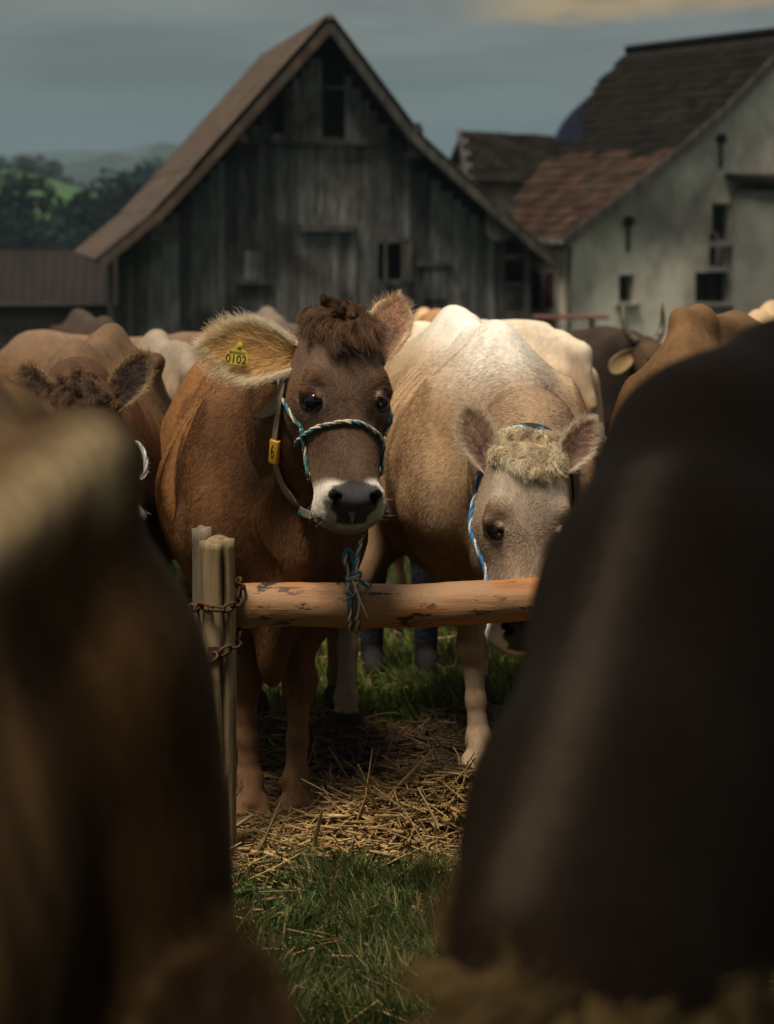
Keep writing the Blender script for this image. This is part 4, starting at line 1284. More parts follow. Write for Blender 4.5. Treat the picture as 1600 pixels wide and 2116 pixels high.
PAL = dict(
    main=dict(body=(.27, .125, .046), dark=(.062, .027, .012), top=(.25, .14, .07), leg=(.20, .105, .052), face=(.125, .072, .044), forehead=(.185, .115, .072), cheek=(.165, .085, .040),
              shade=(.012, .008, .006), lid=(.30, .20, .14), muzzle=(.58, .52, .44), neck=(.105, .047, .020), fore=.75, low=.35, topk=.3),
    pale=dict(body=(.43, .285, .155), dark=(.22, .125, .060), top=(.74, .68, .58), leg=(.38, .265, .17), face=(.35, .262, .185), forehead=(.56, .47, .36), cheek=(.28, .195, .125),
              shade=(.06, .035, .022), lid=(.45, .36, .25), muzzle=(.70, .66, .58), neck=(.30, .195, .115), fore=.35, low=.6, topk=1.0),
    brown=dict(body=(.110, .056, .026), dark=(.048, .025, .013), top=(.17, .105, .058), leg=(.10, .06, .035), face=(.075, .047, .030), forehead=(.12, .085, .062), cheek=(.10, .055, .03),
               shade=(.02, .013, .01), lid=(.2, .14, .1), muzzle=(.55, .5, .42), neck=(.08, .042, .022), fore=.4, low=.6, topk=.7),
)

def make_cow(name, pose, pal, loc, heading, label, group='brown cattle crowded in the farmyard', h=.016, hero=False, fur=None, colour=None, hornsz=0):
    V, F, Nn, info = build_cow(h, pose, hero)
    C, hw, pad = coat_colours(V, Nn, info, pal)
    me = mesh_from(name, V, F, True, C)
    o = link(name, me, M_coat)
    o.location = loc; o.rotation_euler = (0, 0, math.atan2(heading[1], heading[0]))
    tag(o, label, 'cow', group)
    if colour: o.color = tuple(colour) + (1,)
    info.update(V=V, F=F, N=Nn, C=C, hw=hw, pad=pad, obj=o, pal=pal)
    bpy.context.view_layer.update()
    info['Mw'] = np.array(Matrix.Translation(o.location) @ o.rotation_euler.to_matrix().to_4x4())
    return info

def to_local(info, p):
    M = np.linalg.inv(info['Mw']); p = np.atleast_2d(np.array([tuple(q) for q in p] if not isinstance(p, np.ndarray) else p))
    return p @ M[:3, :3].T + M[:3, 3]
def dir_local(info, d): return np.array(d, float) @ info['Mw'][:3, :3]
def to_world(info, p):
    p = np.atleast_2d(p); return p @ info['Mw'][:3, :3].T + info['Mw'][:3, 3]

def add_eye(info, c, r):
    bm = bmesh.new(); bmesh.ops.create_uvsphere(bm, u_segments=20, v_segments=14, radius=r); me = bpy.data.meshes.new('eye'); bm.to_mesh(me); bm.free()
    me.polygons.foreach_set('use_smooth', np.ones(len(me.polygons), bool))
    link('eye', me, M_eye, info['obj'], tuple(c))

def add_ear(info, base, a, nrm, L, wmax, inner, outer, rim, hair=0, cup=.55, bend=0, seed=1, hairlen=.035, tipdark=None, roll=1.0):
    """all in cow-local coordinates"""
    V, F, m, uv, (Pin, nn, aa, bb, nr) = ear_mesh(base, a, nrm, L, wmax, cup, bend=bend, roll=roll)
    u = np.tile(uv[:, 0], 2); v = np.abs(np.tile(uv[:, 1], 2)); inside = np.arange(len(V)) < m
    ci = np.array(inner)[None] * (1 - sstep(.3, .05, u)[:, None] * .75)
    e = np.maximum(sstep(.72, .98, v), sstep(.86, .99, u))[:, None]
    ci = ci + (np.array(rim) - ci) * e
    if tipdark is not None:
        q = (np.exp(-((u - .35) / .22) ** 2) * (1 - sstep(.3, .8, v)))[:, None] * .6; ci = ci + (np.array(tipdark) - ci) * q
    co = np.array(outer)[None] + (np.array(rim) - np.array(outer)[None]) * e * .6
    C = np.where(inside[:, None], ci, co)
    eo = link('ear', mesh_from('ear', V, F, True, C), M_earskin, info['obj'])
    if hair:
        r = np.random.default_rng(seed)
        n_u, n_v = Pin.shape[:2]
        def at(A, uu, vv):
            x = uu * (n_u - 1); y = (vv + 1) / 2 * (n_v - 1); i = np.clip(x.astype(int), 0, n_u - 2); j = np.clip(y.astype(int), 0, n_v - 2); fx = (x - i)[:, None]; fy = (y - j)[:, None]
            return (A[i, j] * (1 - fx) + A[i + 1, j] * fx) * (1 - fy) + (A[i, j + 1] * (1 - fx) + A[i + 1, j + 1] * fx) * fy
        nr1 = int(hair * .42); nr2 = hair - nr1
        # rim fringe
        sd_ = r.uniform(-1, 1, nr1); uu = np.clip(1 - np.abs(sd_) ** 1.35 * .93, 0, .995) + r.normal(0, .01, nr1); vv = np.sign(sd_) * np.clip(np.abs(sd_) * 1.6, 0, 1) * r.uniform(.9, 1.0, nr1)
        uu = np.clip(uu, 0, .999)
        # interior hair, rooted over the cup
        ui = r.uniform(.04, .97, nr2) ** .8; vi = r.uniform(-.97, .97, nr2)
        U = np.concatenate([uu, ui]); Vv = np.concatenate([vv, vi])
        rt = at(Pin, U, Vv); nl = at(nn, U, Vv)
        out_l = bb[None] * (np.sign(Vv) * np.abs(Vv) ** .7)[:, None]
        d = aa[None] * (.75) + out_l * .8 + nl * r.uniform(.03, .25, (hair, 1)) + r.normal(0, .16, (hair, 3))
        d /= np.linalg.norm(d, axis=1)[:, None]
        isr = np.arange(hair) < nr1
        Ls = hairlen * r.uniform(.45, 1.15, hair) * np.where(isr, .95, 1.0)
        cr = np.array(rim)[None] * r.uniform(.75, 1.2, (hair, 1)); cn = np.array(inner)[None] * r.uniform(.6, 1.5, (hair, 1))
        mixv = np.where(isr, 1.0, sstep(.55, 1.0, np.abs(Vv)))[:, None]
        cc = cn + (cr - cn) * mixv
        if tipdark is not None:
            q = (np.exp(-((U - .35) / .22) ** 2) * (1 - sstep(.3, .8, np.abs(Vv))))[:, None] * .5; cc = cc + (np.array(tipdark) - cc) * q
        hair_obj('ear_hair', rt, d, Ls, np.clip(cc, 0, .95), .00042, eo, M_earhair, 4, .25, nl * .15 - aa[None] * .0, seed)
    return eo

def add_short_hair(info, n, wfn, seed=5, head_len=.011, body_len=.020):
    V, F, Nn, C = info['V'], info['F'], info['N'], info['C']
    w = wfn(V, info) * (1 - info['pad']) * 1.0
    rt, nn, cc = sample_surface(V, F, Nn, C, w, n, seed)
    r = np.random.default_rng(seed)
    q = info['loc'](rt); HR = info['HR']; ish = head_w(info, rt) * sstep(-.02, .03, q[:, 2])
    # head: hair grows away from a whorl between the eyes
    wh = np.stack([q[:, 0], np.zeros(len(q)), q[:, 2] - .215], 1); wn_ = np.linalg.norm(wh, axis=1)[:, None]
    wh = wh / np.maximum(wn_, .01); swirl = np.stack([-wh[:, 2], wh[:, 1], wh[:, 0]], 1)
    hd_ = (wh + swirl * .35 * np.exp(-wn_ / .08)) @ HR
    bd = np.stack([-.75 * np.ones(len(rt)), np.sign(rt[:, 1]) * .12, -.62 * np.ones(len(rt))], 1)
    legm = sstep(.75, .55, rt[:, 2] / info['k'])[:, None]
    bd = bd * (1 - legm) + np.array([-.12, 0, -1.0])[None] * legm
    top = sstep(1.30, 1.40, rt[:, 2] / info['k'])[:, None]
    bd = bd * (1 - top) + np.array([-1.0, 0, -.1])[None] * top
    nx_ = fbm(rt[:, 0] * 7 + rt[:, 1] * 5, rt[:, 2] * 7, 77) - .47
    d = bd * (1 - ish[:, None]) + hd_ * ish[:, None] + np.stack([np.zeros_like(nx_), nx_ * .5, nx_ * .3], 1)
    d = d + r.normal(0, .16, d.shape)
    d = d - nn * (d * nn).sum(1)[:, None]; d /= np.linalg.norm(d, axis=1)[:, None] + 1e-9
    lift = (r.uniform(.05, .20, len(d)) + ish * r.uniform(.03, .2, len(d)))[:, None]
    d = d * np.cos(lift) + nn * np.sin(lift)
    L = (head_len * ish + body_len * (1 - ish)) * r.uniform(.5, 1.25, len(d))
    L = L * (1 + .8 * sstep(.06, .02, q[:, 2]) * ish)
    tone = (1 + (r.uniform(-.30, .32, (len(d), 1))) * (.38 + .55 * ish[:, None])) * (1 + .55 * nx_[:, None])
    col = np.clip(cc * tone, .002, .95)
    hair_obj('coat_hair', rt, d, L, col, .00038, info['obj'], M_hair, 3, 0, -nn * .22, seed)

def add_forelock(info, n, cols, seed, length=.07, t_hi=.05, width=.075, curl=1.1, up=.4, tuftup=0.0, clumps=90):
    """long hair of the poll, in locks"""
    V, F, Nn, C = info['V'], info['F'], info['N'], info['C']
    q = info['loc'](V)
    w = ((info['head'](V) < .05) & (q[:, 2] < t_hi + .02 * np.cos(q[:, 0] * 30)) & (q[:, 2] > -.05) & (np.abs(q[:, 0]) < width) & (q[:, 1] > -.075)).astype(float)
    r = np.random.default_rng(seed)
    ct, cn, _ = sample_surface(V, F, Nn, C, w, clumps, seed)
    rt, nn, _ = sample_surface(V, F, Nn, C, w, n, seed + 1)
    d2 = ((rt[:, None] - ct[None]) ** 2).sum(-1); ci = d2.argmin(1)
    HR = info['HR']
    cq = info['loc'](ct)
    cd = np.stack([cq[:, 0] * 7 + r.normal(0, .45, clumps), up + r.uniform(.1, .7, clumps), np.where(r.uniform(size=clumps) < .8, r.uniform(.3, 1.1, clumps), -.6)], 1) @ HR + cn * .45
    cd /= np.linalg.norm(cd, axis=1)[:, None]
    cl = length * r.uniform(.55, 1.2, clumps)
    tip = ct + cd * cl[:, None]
    # each hair runs from its root towards its lock's tip, with the lock's own curl
    ph = r.uniform(0, 6.28, clumps); ax1 = r.normal(size=(clumps, 3)); ax2 = np.cross(cd, ax1); ax2 /= np.linalg.norm(ax2, axis=1)[:, None]; ax1 = np.cross(ax2, cd)
    npts = 7; t = np.linspace(0, 1, npts)[None, :, None]
    ls = r.uniform(.55, 1.1, (n, 1)); A = rt[:, None]; B = (rt + (tip[ci] - rt) * ls + r.normal(0, .0085, (n, 3)))[:, None]
    mid = A + nn[:, None] * cl[ci][:, None, None] * .55
    pts = (1 - t) ** 2 * A + 2 * t * (1 - t) * mid + t * t * B
    grav = np.array([0, 0, -1.0])
    pts = pts + grav[None, None] * (cl[ci][:, None, None] * .35 * t ** 2)
    amp = (curl * .011) * np.minimum(t * 2, 1)
    pts = pts + amp * (ax1[ci][:, None] * np.cos(t * 7 + ph[ci][:, None, None]) + ax2[ci][:, None] * np.sin(t * 7 + ph[ci][:, None, None]))
    pts = pts + r.normal(0, .0012, pts.shape)
    if tuftup:
        k_ = ((cq[:, 0] > -.03) & (cq[:, 0] < .015) & (cq[:, 2] < .02))[ci]
        add = np.array([0, 0, 1.0])[None, None] * (tuftup * t ** 1.5); pts = np.where(k_[:, None, None], A + (pts - A) * .5 + add, pts)
    hc = bpy.data.hair_curves.new('forelock'); hc.add_curves([npts] * n)
    hc.attributes['position'].data.foreach_set('vector', pts.astype(np.float32).ravel())
    ra = hc.attributes.get('radius') or hc.attributes.new('radius', 'FLOAT', 'POINT')
    ra.data.foreach_set('value', np.tile(np.linspace(.00048, .0002, npts), n).astype(np.float32))
    ca = hc.attributes.new('col', 'FLOAT_COLOR', 'CURVE')
    tone = r.uniform(.6, 1.45, clumps)[ci] * r.uniform(.5, 1.5, n)
    m_ = r.uniform(size=n)[:, None] ** 1.5
    cc = (np.array(cols[0])[None] * (1 - m_) + np.array(cols[1])[None] * m_) * tone[:, None]
    c4 = np.ones((n, 4), np.float32); c4[:, :3] = np.clip(cc, .002, .95); ca.data.foreach_set('color', c4.ravel())
    o = bpy.data.objects.new('forelock', hc); COL.objects.link(o); hc.materials.append(M_hair); o.parent = info['obj']; o['kind'] = 'stuff'
    return o
# ================================================================== THE HERD
def pose_world(loc, heading, H, po, chin, f, legs=None, **kw):
    h = np.array((heading[0], heading[1], 0.0)); h /= np.linalg.norm(h); l = np.array((-h[1], h[0], 0)); Rm = np.stack([h, l, (0, 0, 1)])
    tl = lambda p: Rm @ (np.array(tuple(p)) - np.array(loc))
    dl = lambda d: Rm @ np.array(tuple(d))
    po_l, ch_l = tl(po), tl(chin)
    d = dict(H=H, poll=tuple(po_l), tdir=tuple(ch_l - po_l), fdir=tuple(dl(f)), hs=float(np.linalg.norm(ch_l - po_l) / .5))
    if legs:
        d['legs'] = {k_: (tuple(tl(v)) if not np.isscalar(v) else v) for k_, v in legs.items()}
    for k_, v in kw.items(): d[k_] = tuple(tl(v)) if k_ in ('neck_mid', 'crest_mid', 'dewlap') else ([(tl(a), tl(b), *q) for a, b, *q in v] if k_ == 'extra' else v)
    return d
def gz(x, y): return float(ground_h(x, y))
def on_g(px, Y): x = (px - 800) * Y / FPX; return (x, Y, gz(x, Y))

def paint_highlight(info, pix, width, colour, amount):
    """a highlight along a lit ridge, painted into the coat colour"""
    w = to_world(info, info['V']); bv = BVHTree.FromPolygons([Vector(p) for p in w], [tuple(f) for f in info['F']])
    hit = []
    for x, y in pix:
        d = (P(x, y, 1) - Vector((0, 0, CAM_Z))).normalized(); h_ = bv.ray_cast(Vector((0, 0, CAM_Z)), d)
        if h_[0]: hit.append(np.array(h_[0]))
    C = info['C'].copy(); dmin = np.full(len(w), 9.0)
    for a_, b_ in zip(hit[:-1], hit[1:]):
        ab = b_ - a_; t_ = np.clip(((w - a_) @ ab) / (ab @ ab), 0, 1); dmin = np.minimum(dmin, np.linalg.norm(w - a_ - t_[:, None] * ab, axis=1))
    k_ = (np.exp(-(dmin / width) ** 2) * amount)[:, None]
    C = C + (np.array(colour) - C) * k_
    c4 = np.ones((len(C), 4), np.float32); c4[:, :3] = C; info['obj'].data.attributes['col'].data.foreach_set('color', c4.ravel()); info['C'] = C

# ---------------- the brown cow looking over the rail
A_loc = (-.335, 5.84, gz(-.335, 5.84)); A_h = (.13, -1)
poseA = pose_world(A_loc, A_h, 1.37, P(706, 664, 5.36), P(736, 1080, 5.15), (.27, -1, 0),
                   legs=dict(fr=on_g(516, 5.80), fl=on_g(612, 5.72), flk=.03, hl=on_g(700, 7.35), hr=on_g(520, 7.25)),
                   wid=.97, udder=True, hook=False, folds=.0025, dewlap=P(563, 1360, 5.62), crest_mid=P(640, 775, 5.66))
A = make_cow('cow', poseA, PAL['main'], A_loc, A_h, 'brown cow with yellow ear tag looking at the camera over the wooden rail', h=.0095, hero=True)
for c, r, ax in A['eyes']: add_eye(A, c, r)
W = A['W']
la = lambda d: dir_local(A, d)
EAR_A = dict(inner=(.82, .56, .28), outer=(.16, .085, .04), rim=(.90, .78, .60))
eA1 = add_ear(A, W((-.082, -.065, .072)), la((-.245, .02, .030)), la((.10, -1, .10)), .262, .088, hair=8000, cup=.42, seed=3, hairlen=.042, tipdark=None, **EAR_A)
eA2 = add_ear(A, W((.098, -.065, .085)), la((.14, .12, .42)), la((.0, -1, .20)), .190, .066, (.56, .33, .21), (.2, .1, .05), (.85, .66, .44), hair=1900, cup=.6, seed=4, hairlen=.026, tipdark=(.06, .04, .035))

# ---------------- the pale cow with its head lowered behind the rail
B_loc = (.35, 6.36, gz(.35, 6.36)); B_h = (.085, -1)
poseB = pose_world(B_loc, B_h, 1.39, P(1097, 930, 5.62), P(1086, 1352, 5.49), (.13, -1, .02),
                   legs=dict(fr=on_g(990, 6.28), frk=.02, fl=on_g(1150, 6.2), hr=(on_g(716, 6.95)[0], 6.95, 1.7 - (1528 - 456) * 6.95 / 4200 - .0), hl=on_g(985, 7.5)),
                   wid=1.20, folds=0, hook=False, crest_mid=P(1115, 885, 5.98), neck_mid=P(1085, 985, 5.95), dewlap=P(1000, 1150, 6.0))
B = make_cow('cow', poseB, PAL['pale'], B_loc, B_h, 'pale fawn cow with lowered head and curly cream forelock behind the rail', h=.0095, hero=True)
for c, r, ax in B['eyes']: add_eye(B, c, r)
W = B['W']; lb = lambda d: dir_local(B, d)
EAR_B = dict(inner=(.60, .42, .32), outer=(.42, .28, .16), rim=(.86, .76, .60))
add_ear(B, W((-.088, -.06, .055)), lb((-.34, .12, .95)), lb((-.20, -1, .05)), .185, .056, hair=3600, cup=.62, seed=5, hairlen=.030, tipdark=(.16, .11, .085), **EAR_B)
add_ear(B, W((.085, -.055, .045)), lb((.52, .15, .80)), lb((.30, -1, .05)), .170, .054, hair=3000, cup=.62, seed=6, hairlen=.028, tipdark=(.40, .30, .24), **EAR_B)

# ---------------- brown cow at the left, head low
L_loc = (-1.02, 6.62, gz(-1.02, 6.62)); L_h = (.03, -1)
poseL = pose_world(L_loc, L_h, 1.335, P(160, 806, 6.0), P(168, 1160, 5.75), (.06, -1, 0), crest_mid=P(162, 800, 6.3))
Lc = make_cow('cow', poseL, PAL['brown'], L_loc, L_h, 'dark brown cow with brown forelock and white rope at the left behind the blurred flank', h=.013)
W = Lc['W']; ll = lambda d: dir_local(Lc, d)
EAR_L = dict(inner=(.10, .065, .05), outer=(.12, .065, .035), rim=(.52, .36, .20))
add_ear(Lc, W((-.085, -.06, .05)), ll((-.42, .15, .75)), ll((.0, -1, .1)), .17, .058, hair=1800, cup=.6, seed=7, hairlen=.026, tipdark=(.05, .035, .03), **EAR_L)
add_ear(Lc, W((.085, -.06, .05)), ll((.42, .15, .70)), ll((-.1, -1, .1)), .20, .062, hair=2200, cup=.6, seed=8, hairlen=.028, tipdark=(.05, .035, .03), **EAR_L)

# ---------------- brown cow at the right
R_loc = (1.0, 6.8, gz(1.0, 6.8)); R_h = (-.3, -.95)
poseR = pose_world(R_loc, R_h, 1.375, (.72, 5.98, 1.0), (.66, 5.72, .52), (-.3, -.95, .2), extra=[(P(1405, 655, 6.85), P(1445, 662, 7.1), .030, .035, .09), (P(1445, 662, 7.1), P(1560, 690, 7.9), .03, .03, .10)])
PR = dict(PAL['brown']); PR['body'] = (.145, .075, .030); PR['dark'] = (.075, .038, .017); PR['top'] = (.16, .09, .04); PR['fore'] = .25
Rc = make_cow('cow', poseR, PR, R_loc, R_h, 'reddish brown cow with bony withers rising above the blurred dark cow at the right', h=.013)

# ---------------- cow whose forelock shows at the left picture edge
J_loc = (-1.95, 5.25, gz(-1.95, 5.25)); J_h = (.95, -.25)
poseJ = pose_world(J_loc, J_h, 1.36, P(-6, 838, 5.0), P(30, 1230, 4.82), (.3, -1, 0))
Jc = make_cow('cow', poseJ, PAL['brown'], J_loc, J_h, 'cow cut by the left picture edge, only its brown forelock showing', h=.018)

# ---------------- blurred cow in the left foreground
FL_loc = (-.80, 1.165, -.03); FL_h = (-.2, -1)
poseFL = pose_world(FL_loc, FL_h, 1.53, (-.98, .35, 1.45), (-1.1, -.05, 1.05), (-.3, -1, .3), wid=1.0, hook=False, extra=[(P(30, 1090, 2.38), P(90, 1400, 2.36), .085, .15, .12), (P(90, 1400, 2.36), P(90, 1900, 2.36), .15, .185, .1), (P(90, 1900, 2.36), P(80, 2500, 2.36), .185, .19, .1), (P(180, 945, 2.30), P(100, 1400, 2.34), .024, .10, .10), (P(185, 948, 2.30), P(-40, 1100, 2.16), .026, .035, .14), (P(-40, 1100, 2.16), P(-300, 1330, 1.9), .035, .06, .14)])
PFL = dict(PAL['pale']); PFL.update(body=(.15, .078, .030), dark=(.024, .013, .006), top=(.32, .20, .09), topk=.4, low=1.0, leg=(.04, .026, .016))  # fawn coat; its fade to near black below is painted shade
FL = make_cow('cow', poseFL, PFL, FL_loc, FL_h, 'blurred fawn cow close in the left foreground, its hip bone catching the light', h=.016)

paint_highlight(FL, [(-60, 1125), (40, 1060), (130, 985), (205, 925), (225, 1000)], .038, (.60, .43, .23), .9)  # cream highlight painted along the hip ridge

# ---------------- dark blurred cow in the right foreground, head down towards the lens
FR_loc = (.79, 2.55, 0); FR_h = (-.42, -.9)
poseFR = pose_world(FR_loc, FR_h, 1.54, P(1225, 2085, 1.60), P(1225, 2085, 1.60) + Vector((-.20, -.27, -.45)), (-.42, -.9, .2), wid=.86, crest_mid=P(1430, 1250, 2.2), neck_mid=P(1450, 1500, 2.2),
    extra=[(P(1640, 835, 2.5), P(1465, 960, 2.36), .11, .10, .10), (P(1465, 960, 2.36), P(1400, 1250, 2.18), .10, .115, .10), (P(1400, 1250, 2.18), P(1255, 1700, 1.88), .115, .112, .08), (P(1255, 1700, 1.88), P(1185, 2000, 1.72), .112, .11, .08),
           (P(1455, 960, 2.25), P(1285, 1400, 1.97), .022, .024, .05), (P(1285, 1400, 1.97), P(1120, 1830, 1.71), .024, .022, .05)])
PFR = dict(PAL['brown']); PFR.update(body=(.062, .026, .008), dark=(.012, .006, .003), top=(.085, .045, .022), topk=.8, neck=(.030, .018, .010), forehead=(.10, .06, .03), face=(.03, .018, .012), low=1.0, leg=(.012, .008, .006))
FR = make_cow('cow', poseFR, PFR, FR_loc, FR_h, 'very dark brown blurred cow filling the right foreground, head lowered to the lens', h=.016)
paint_highlight(FR, [(1345, 960), (1290, 1120), (1235, 1280), (1190, 1450), (1130, 1640), (1060, 1830)], .026, (.15, .105, .068), .75)  # lit streak painted down the neck crest
W = FR['W']; lr_ = lambda d: dir_local(FR, d)
add_ear(FR, W((-.075, -.05, .02)), lr_((-.02, .35, .30)), lr_((.1, -1, .3)), .13, .046, (.16, .08, .06), (.12, .07, .035), (.32, .19, .07), hair=900, cup=.6, seed=12, hairlen=.04)
add_ear(FR, W((.085, -.06, .05)), lr_((.5, .75, .15)), lr_((0, -1, .3)), .19, .058, (.16, .09, .06), (.10, .06, .03), (.30, .19, .08), hair=900, cup=.6, seed=13, hairlen=.04)

# ---------------- calf below the lens: only an ear reaches into the picture
K_loc = (-.34, .62, 0); K_h = (.12, 1)
poseK = pose_world(K_loc, K_h, 1.0, (-.180, 1.28, 1.125), (-.145, 1.62, .845), (.1, .6, .7), udder=False)
Kc = make_cow('calf', poseK, PAL['brown'], K_loc, K_h, 'brown calf below the lens with one blurred ear rising at the bottom left', group='calves among the cattle', h=.016)
Kc['obj']['category'] = 'calf'
W = Kc['W']; lk = lambda d: dir_local(Kc, d)
add_ear(Kc, W((.06, -.06, .05)), lk((-.5, .1, .3)), lk((0, -.8, .3)), .16, .055, (.12, .06, .03), (.10, .05, .025), (.26, .15, .06), hair=0)
add_ear(Kc, W((-.06, -.06, .05)), lk((.08, .12, .5)), lk((-.1, -1, .2)), .19, .062, (.10, .05, .028), (.10, .05, .025), (.26, .15, .06), hair=900, seed=14, hairlen=.035)
for ch_ in Kc['obj'].children:
    if ch_.name.startswith('ear'): w_ = to_world(Kc, np.array([tuple(v.co) for v in ch_.data.vertices])); print('EAR', (800 + w_[:, 0] / w_[:, 1] * FPX).min(), (800 + w_[:, 0] / w_[:, 1] * FPX).max(), (HOR - (w_[:, 2] - CAM_Z) / w_[:, 1] * FPX).min(), w_[:, 1].min())

# ---------------- cattle farther back: two body meshes, copied
gen1 = dict(H=1.43, poll=(.62, .02, 1.0), tdir=(.35, 0, -1), fdir=(1, 0, .3), hs=1.1)
gen2 = dict(H=1.43, poll=(.58, .04, 1.52), tdir=(.75, .1, -.75), fdir=(.75, 0, .75), hs=1.08)
NEUT = dict(body=(.42, .285, .165), dark=(.24, .15, .08), top=(.62, .52, .40), leg=(.3, .2, .12), face=(.25, .17, .11), forehead=(.36, .26, .18), cheek=(.26, .17, .1), shade=(.05, .03, .02),
            lid=(.4, .3, .2), muzzle=(.6, .55, .48), neck=(.32, .2, .12), fore=.35, low=.6, topk=.8)
protos = {}
for key, ps in (('low', gen1), ('up', gen2)):
    protos[key] = None
def far_cow(key, loc, heading, scale, colour, label, name='cow', cat='cow', group='brown cattle crowded in the farmyard'):
    z = gz(loc[0], loc[1])
    if protos[key] is None:
        inf = make_cow(name, gen1 if key == 'low' else gen2, NEUT, (0, 0, 0), (1, 0), label, group=group, h=.022)
        Wf = inf['W']
        for sg in (-1, 1):
            add_ear(inf, Wf((sg * .085, -.06, .05)), HRd(inf, (sg * .9, -.3, -.15)), HRd(inf, (sg * .3, .6, .5)), .19, .06, (.4, .28, .18), (.3, .2, .12), (.6, .48, .33), seed=2)
            add_eye(inf, Wf((sg * .104, -.008, .198)), .02)
        protos[key] = inf['obj']; o = inf['obj']
    else:
        s = protos[key]; o = s.copy(); COL.objects.link(o)
        for ch in s.children:
            if ch.type != 'MESH' or ch.name.split('.')[0] == 'horn': continue
            c = ch.copy(); COL.objects.link(c); c.parent = o; c.color = ch.color
    o.name = name
    o.location = (loc[0], loc[1], z); o.rotation_euler = (0, 0, math.atan2(heading[1], heading[0])); o.scale = (scale,) * 3
    o.color = tuple(colour) + (1,)
    tag(o, label, cat, group)
    for ch in o.children:
        if ch.name.startswith('ear'): ch.color = tuple(colour) + (1,)
    return o
def HRd(inf, d): return np.array(d, float) @ inf['HR']
X = lambda px, Y: (px - 800) * Y / FPX
far_cow('low', (X(66, 11.2), 11.2), (-1, .1), .95, (.34, .26, .21), 'brown cow far left, its back showing against the brown shed')
far_cow('low', (X(218, 13.2), 13.2), (.3, -1), 1.0, (.10, .085, .08), 'nearly black cow standing by the left corner of the barn')
far_cow('low', (-1.15, 10.1), (-.22, 1), .95, (.50, .48, .46), 'pale grey fawn cow seen in the gap between two brown cows on the left')
far_cow('low', (X(570, 12.2), 12.2), (.1, -1), 1.01, (.30, .28, .27), 'dull grey brown cow just behind the tagged ear, before the barn planks')
e_ = far_cow('up', (X(884, 12.6), 12.6), (.0, -1), 1.0, (1.05, .82, .55), 'fawn cow with orange forelock showing just above the pale cow\'s rump')
f_ = far_cow('low', (X(1105, 9.6), 9.95), (-.62, .78), 1.02, (1.2, 1.22, 1.22), 'creamy white cow seen from behind, right of the pale fawn cow')
f_.location = (-.15, 9.9, gz(-.15, 9.9))
far_cow('low', (X(1212, 9.0), 9.05), (1, -.35), .66, (1.1, .95, .75), 'small tan calf beside the creamy white cow\'s tail', name='calf', cat='calf', group='calves among the cattle')
far_cow('low', (2.02, 13.2), (-.1, 1), 1.04, (.95, .85, .7), 'light tan cow seen from behind, standing behind the reddish brown cow, farthest right')
far_cow('low', (1.88, 10.3), (-.25, -1), 1.02, (.85, .72, .55), 'tan cow facing forward behind the reddish brown cow at the right')
# horned one by the white house: its own mesh
Hn_loc = (X(1270, 12.3), 12.3, gz(X(1270, 12.3), 12.3)); Hn_h = (.8, -.6)
poseH = pose_world(Hn_loc, Hn_h, 1.36, P(1338, 700, 11.9), P(1372, 775, 11.75) + Vector((.08, -.1, -.1)), (.5, -.75, .45))
PH = dict(PAL['brown']); PH.update(body=(.035, .024, .018), dark=(.016, .012, .01), top=(.05, .035, .025), neck=(.05, .034, .022), forehead=(.11, .065, .035), face=(.07, .04, .022))
Hn = make_cow('cow', poseH, PH, Hn_loc, Hn_h, 'dark horned cow by the white house wall', h=.018)
for sg, tip in ((-1, P(1288, 628, 11.9)), (1, P(1369, 626, 12.0))):
    b0 = Hn['W']((sg * .07, -.04, .01)); tl_ = to_local(Hn, [tip])[0]
    mid = (b0 * .5 + tl_ * .5) + np.array([0, (-sg) * -.05 * 1, -.04])
    m = MB(); m.tube(resample([Vector(b0), Vector(mid), Vector(tl_)], .03), list(np.linspace(.030, .008, len(resample([Vector(b0), Vector(mid), Vector(tl_)], .03)))), 8)
    m.obj('horn', M_horn, Hn['obj'], True)
add_ear(Hn, Hn['W']((-.09, -.06, .05)), dir_local(Hn, (-.6, .1, -.5)), dir_local(Hn, (0, -1, .2)), .2, .06, (.45, .30, .14), (.3, .2, .1), (.6, .45, .25))
add_ear(Hn, Hn['W']((.09, -.06, .05)), dir_local(Hn, (.8, .3, .0)), dir_local(Hn, (0, -1, .2)), .2, .06, (.45, .30, .14), (.3, .2, .1), (.6, .45, .25))

# ---------------- coats and forelocks
def front_w(V, I):
    q = I['loc'](V); hd = sstep(.05, -.01, I['head'](V))
    x = V[:, 0]
    return .55 * sstep(-1.5, .1, x) + .25 + 1.9 * hd + .9 * sstep(.0, .25, x)
add_short_hair(A, 210000, front_w)
add_short_hair(B, 200000, front_w)
add_short_hair(Lc, 50000, front_w)
add_short_hair(Rc, 40000, front_w)
add_forelock(A, 9000, ((.072, .035, .017), (.175, .086, .040)), 21, .066, .046, .066, 1.0, .5, .035, 110)
add_forelock(B, 12000, ((.46, .33, .19), (.88, .74, .52)), 22, .034, .040, .080, .8, .15, 0, 260)
add_forelock(Lc, 7000, ((.07, .034, .016), (.15, .078, .036)), 23, .075, .045, .085, .8, .5, 0, 70)
add_forelock(Jc, 2200, ((.07, .034, .016), (.17, .085, .036)), 24, .075, .05, .085, .8, .5, 0, 50)
add_forelock(FR, 3000, ((.24, .15, .05), (.42, .27, .10)), 25, .085, .06, .10, 1.0, .5, 0, 60)
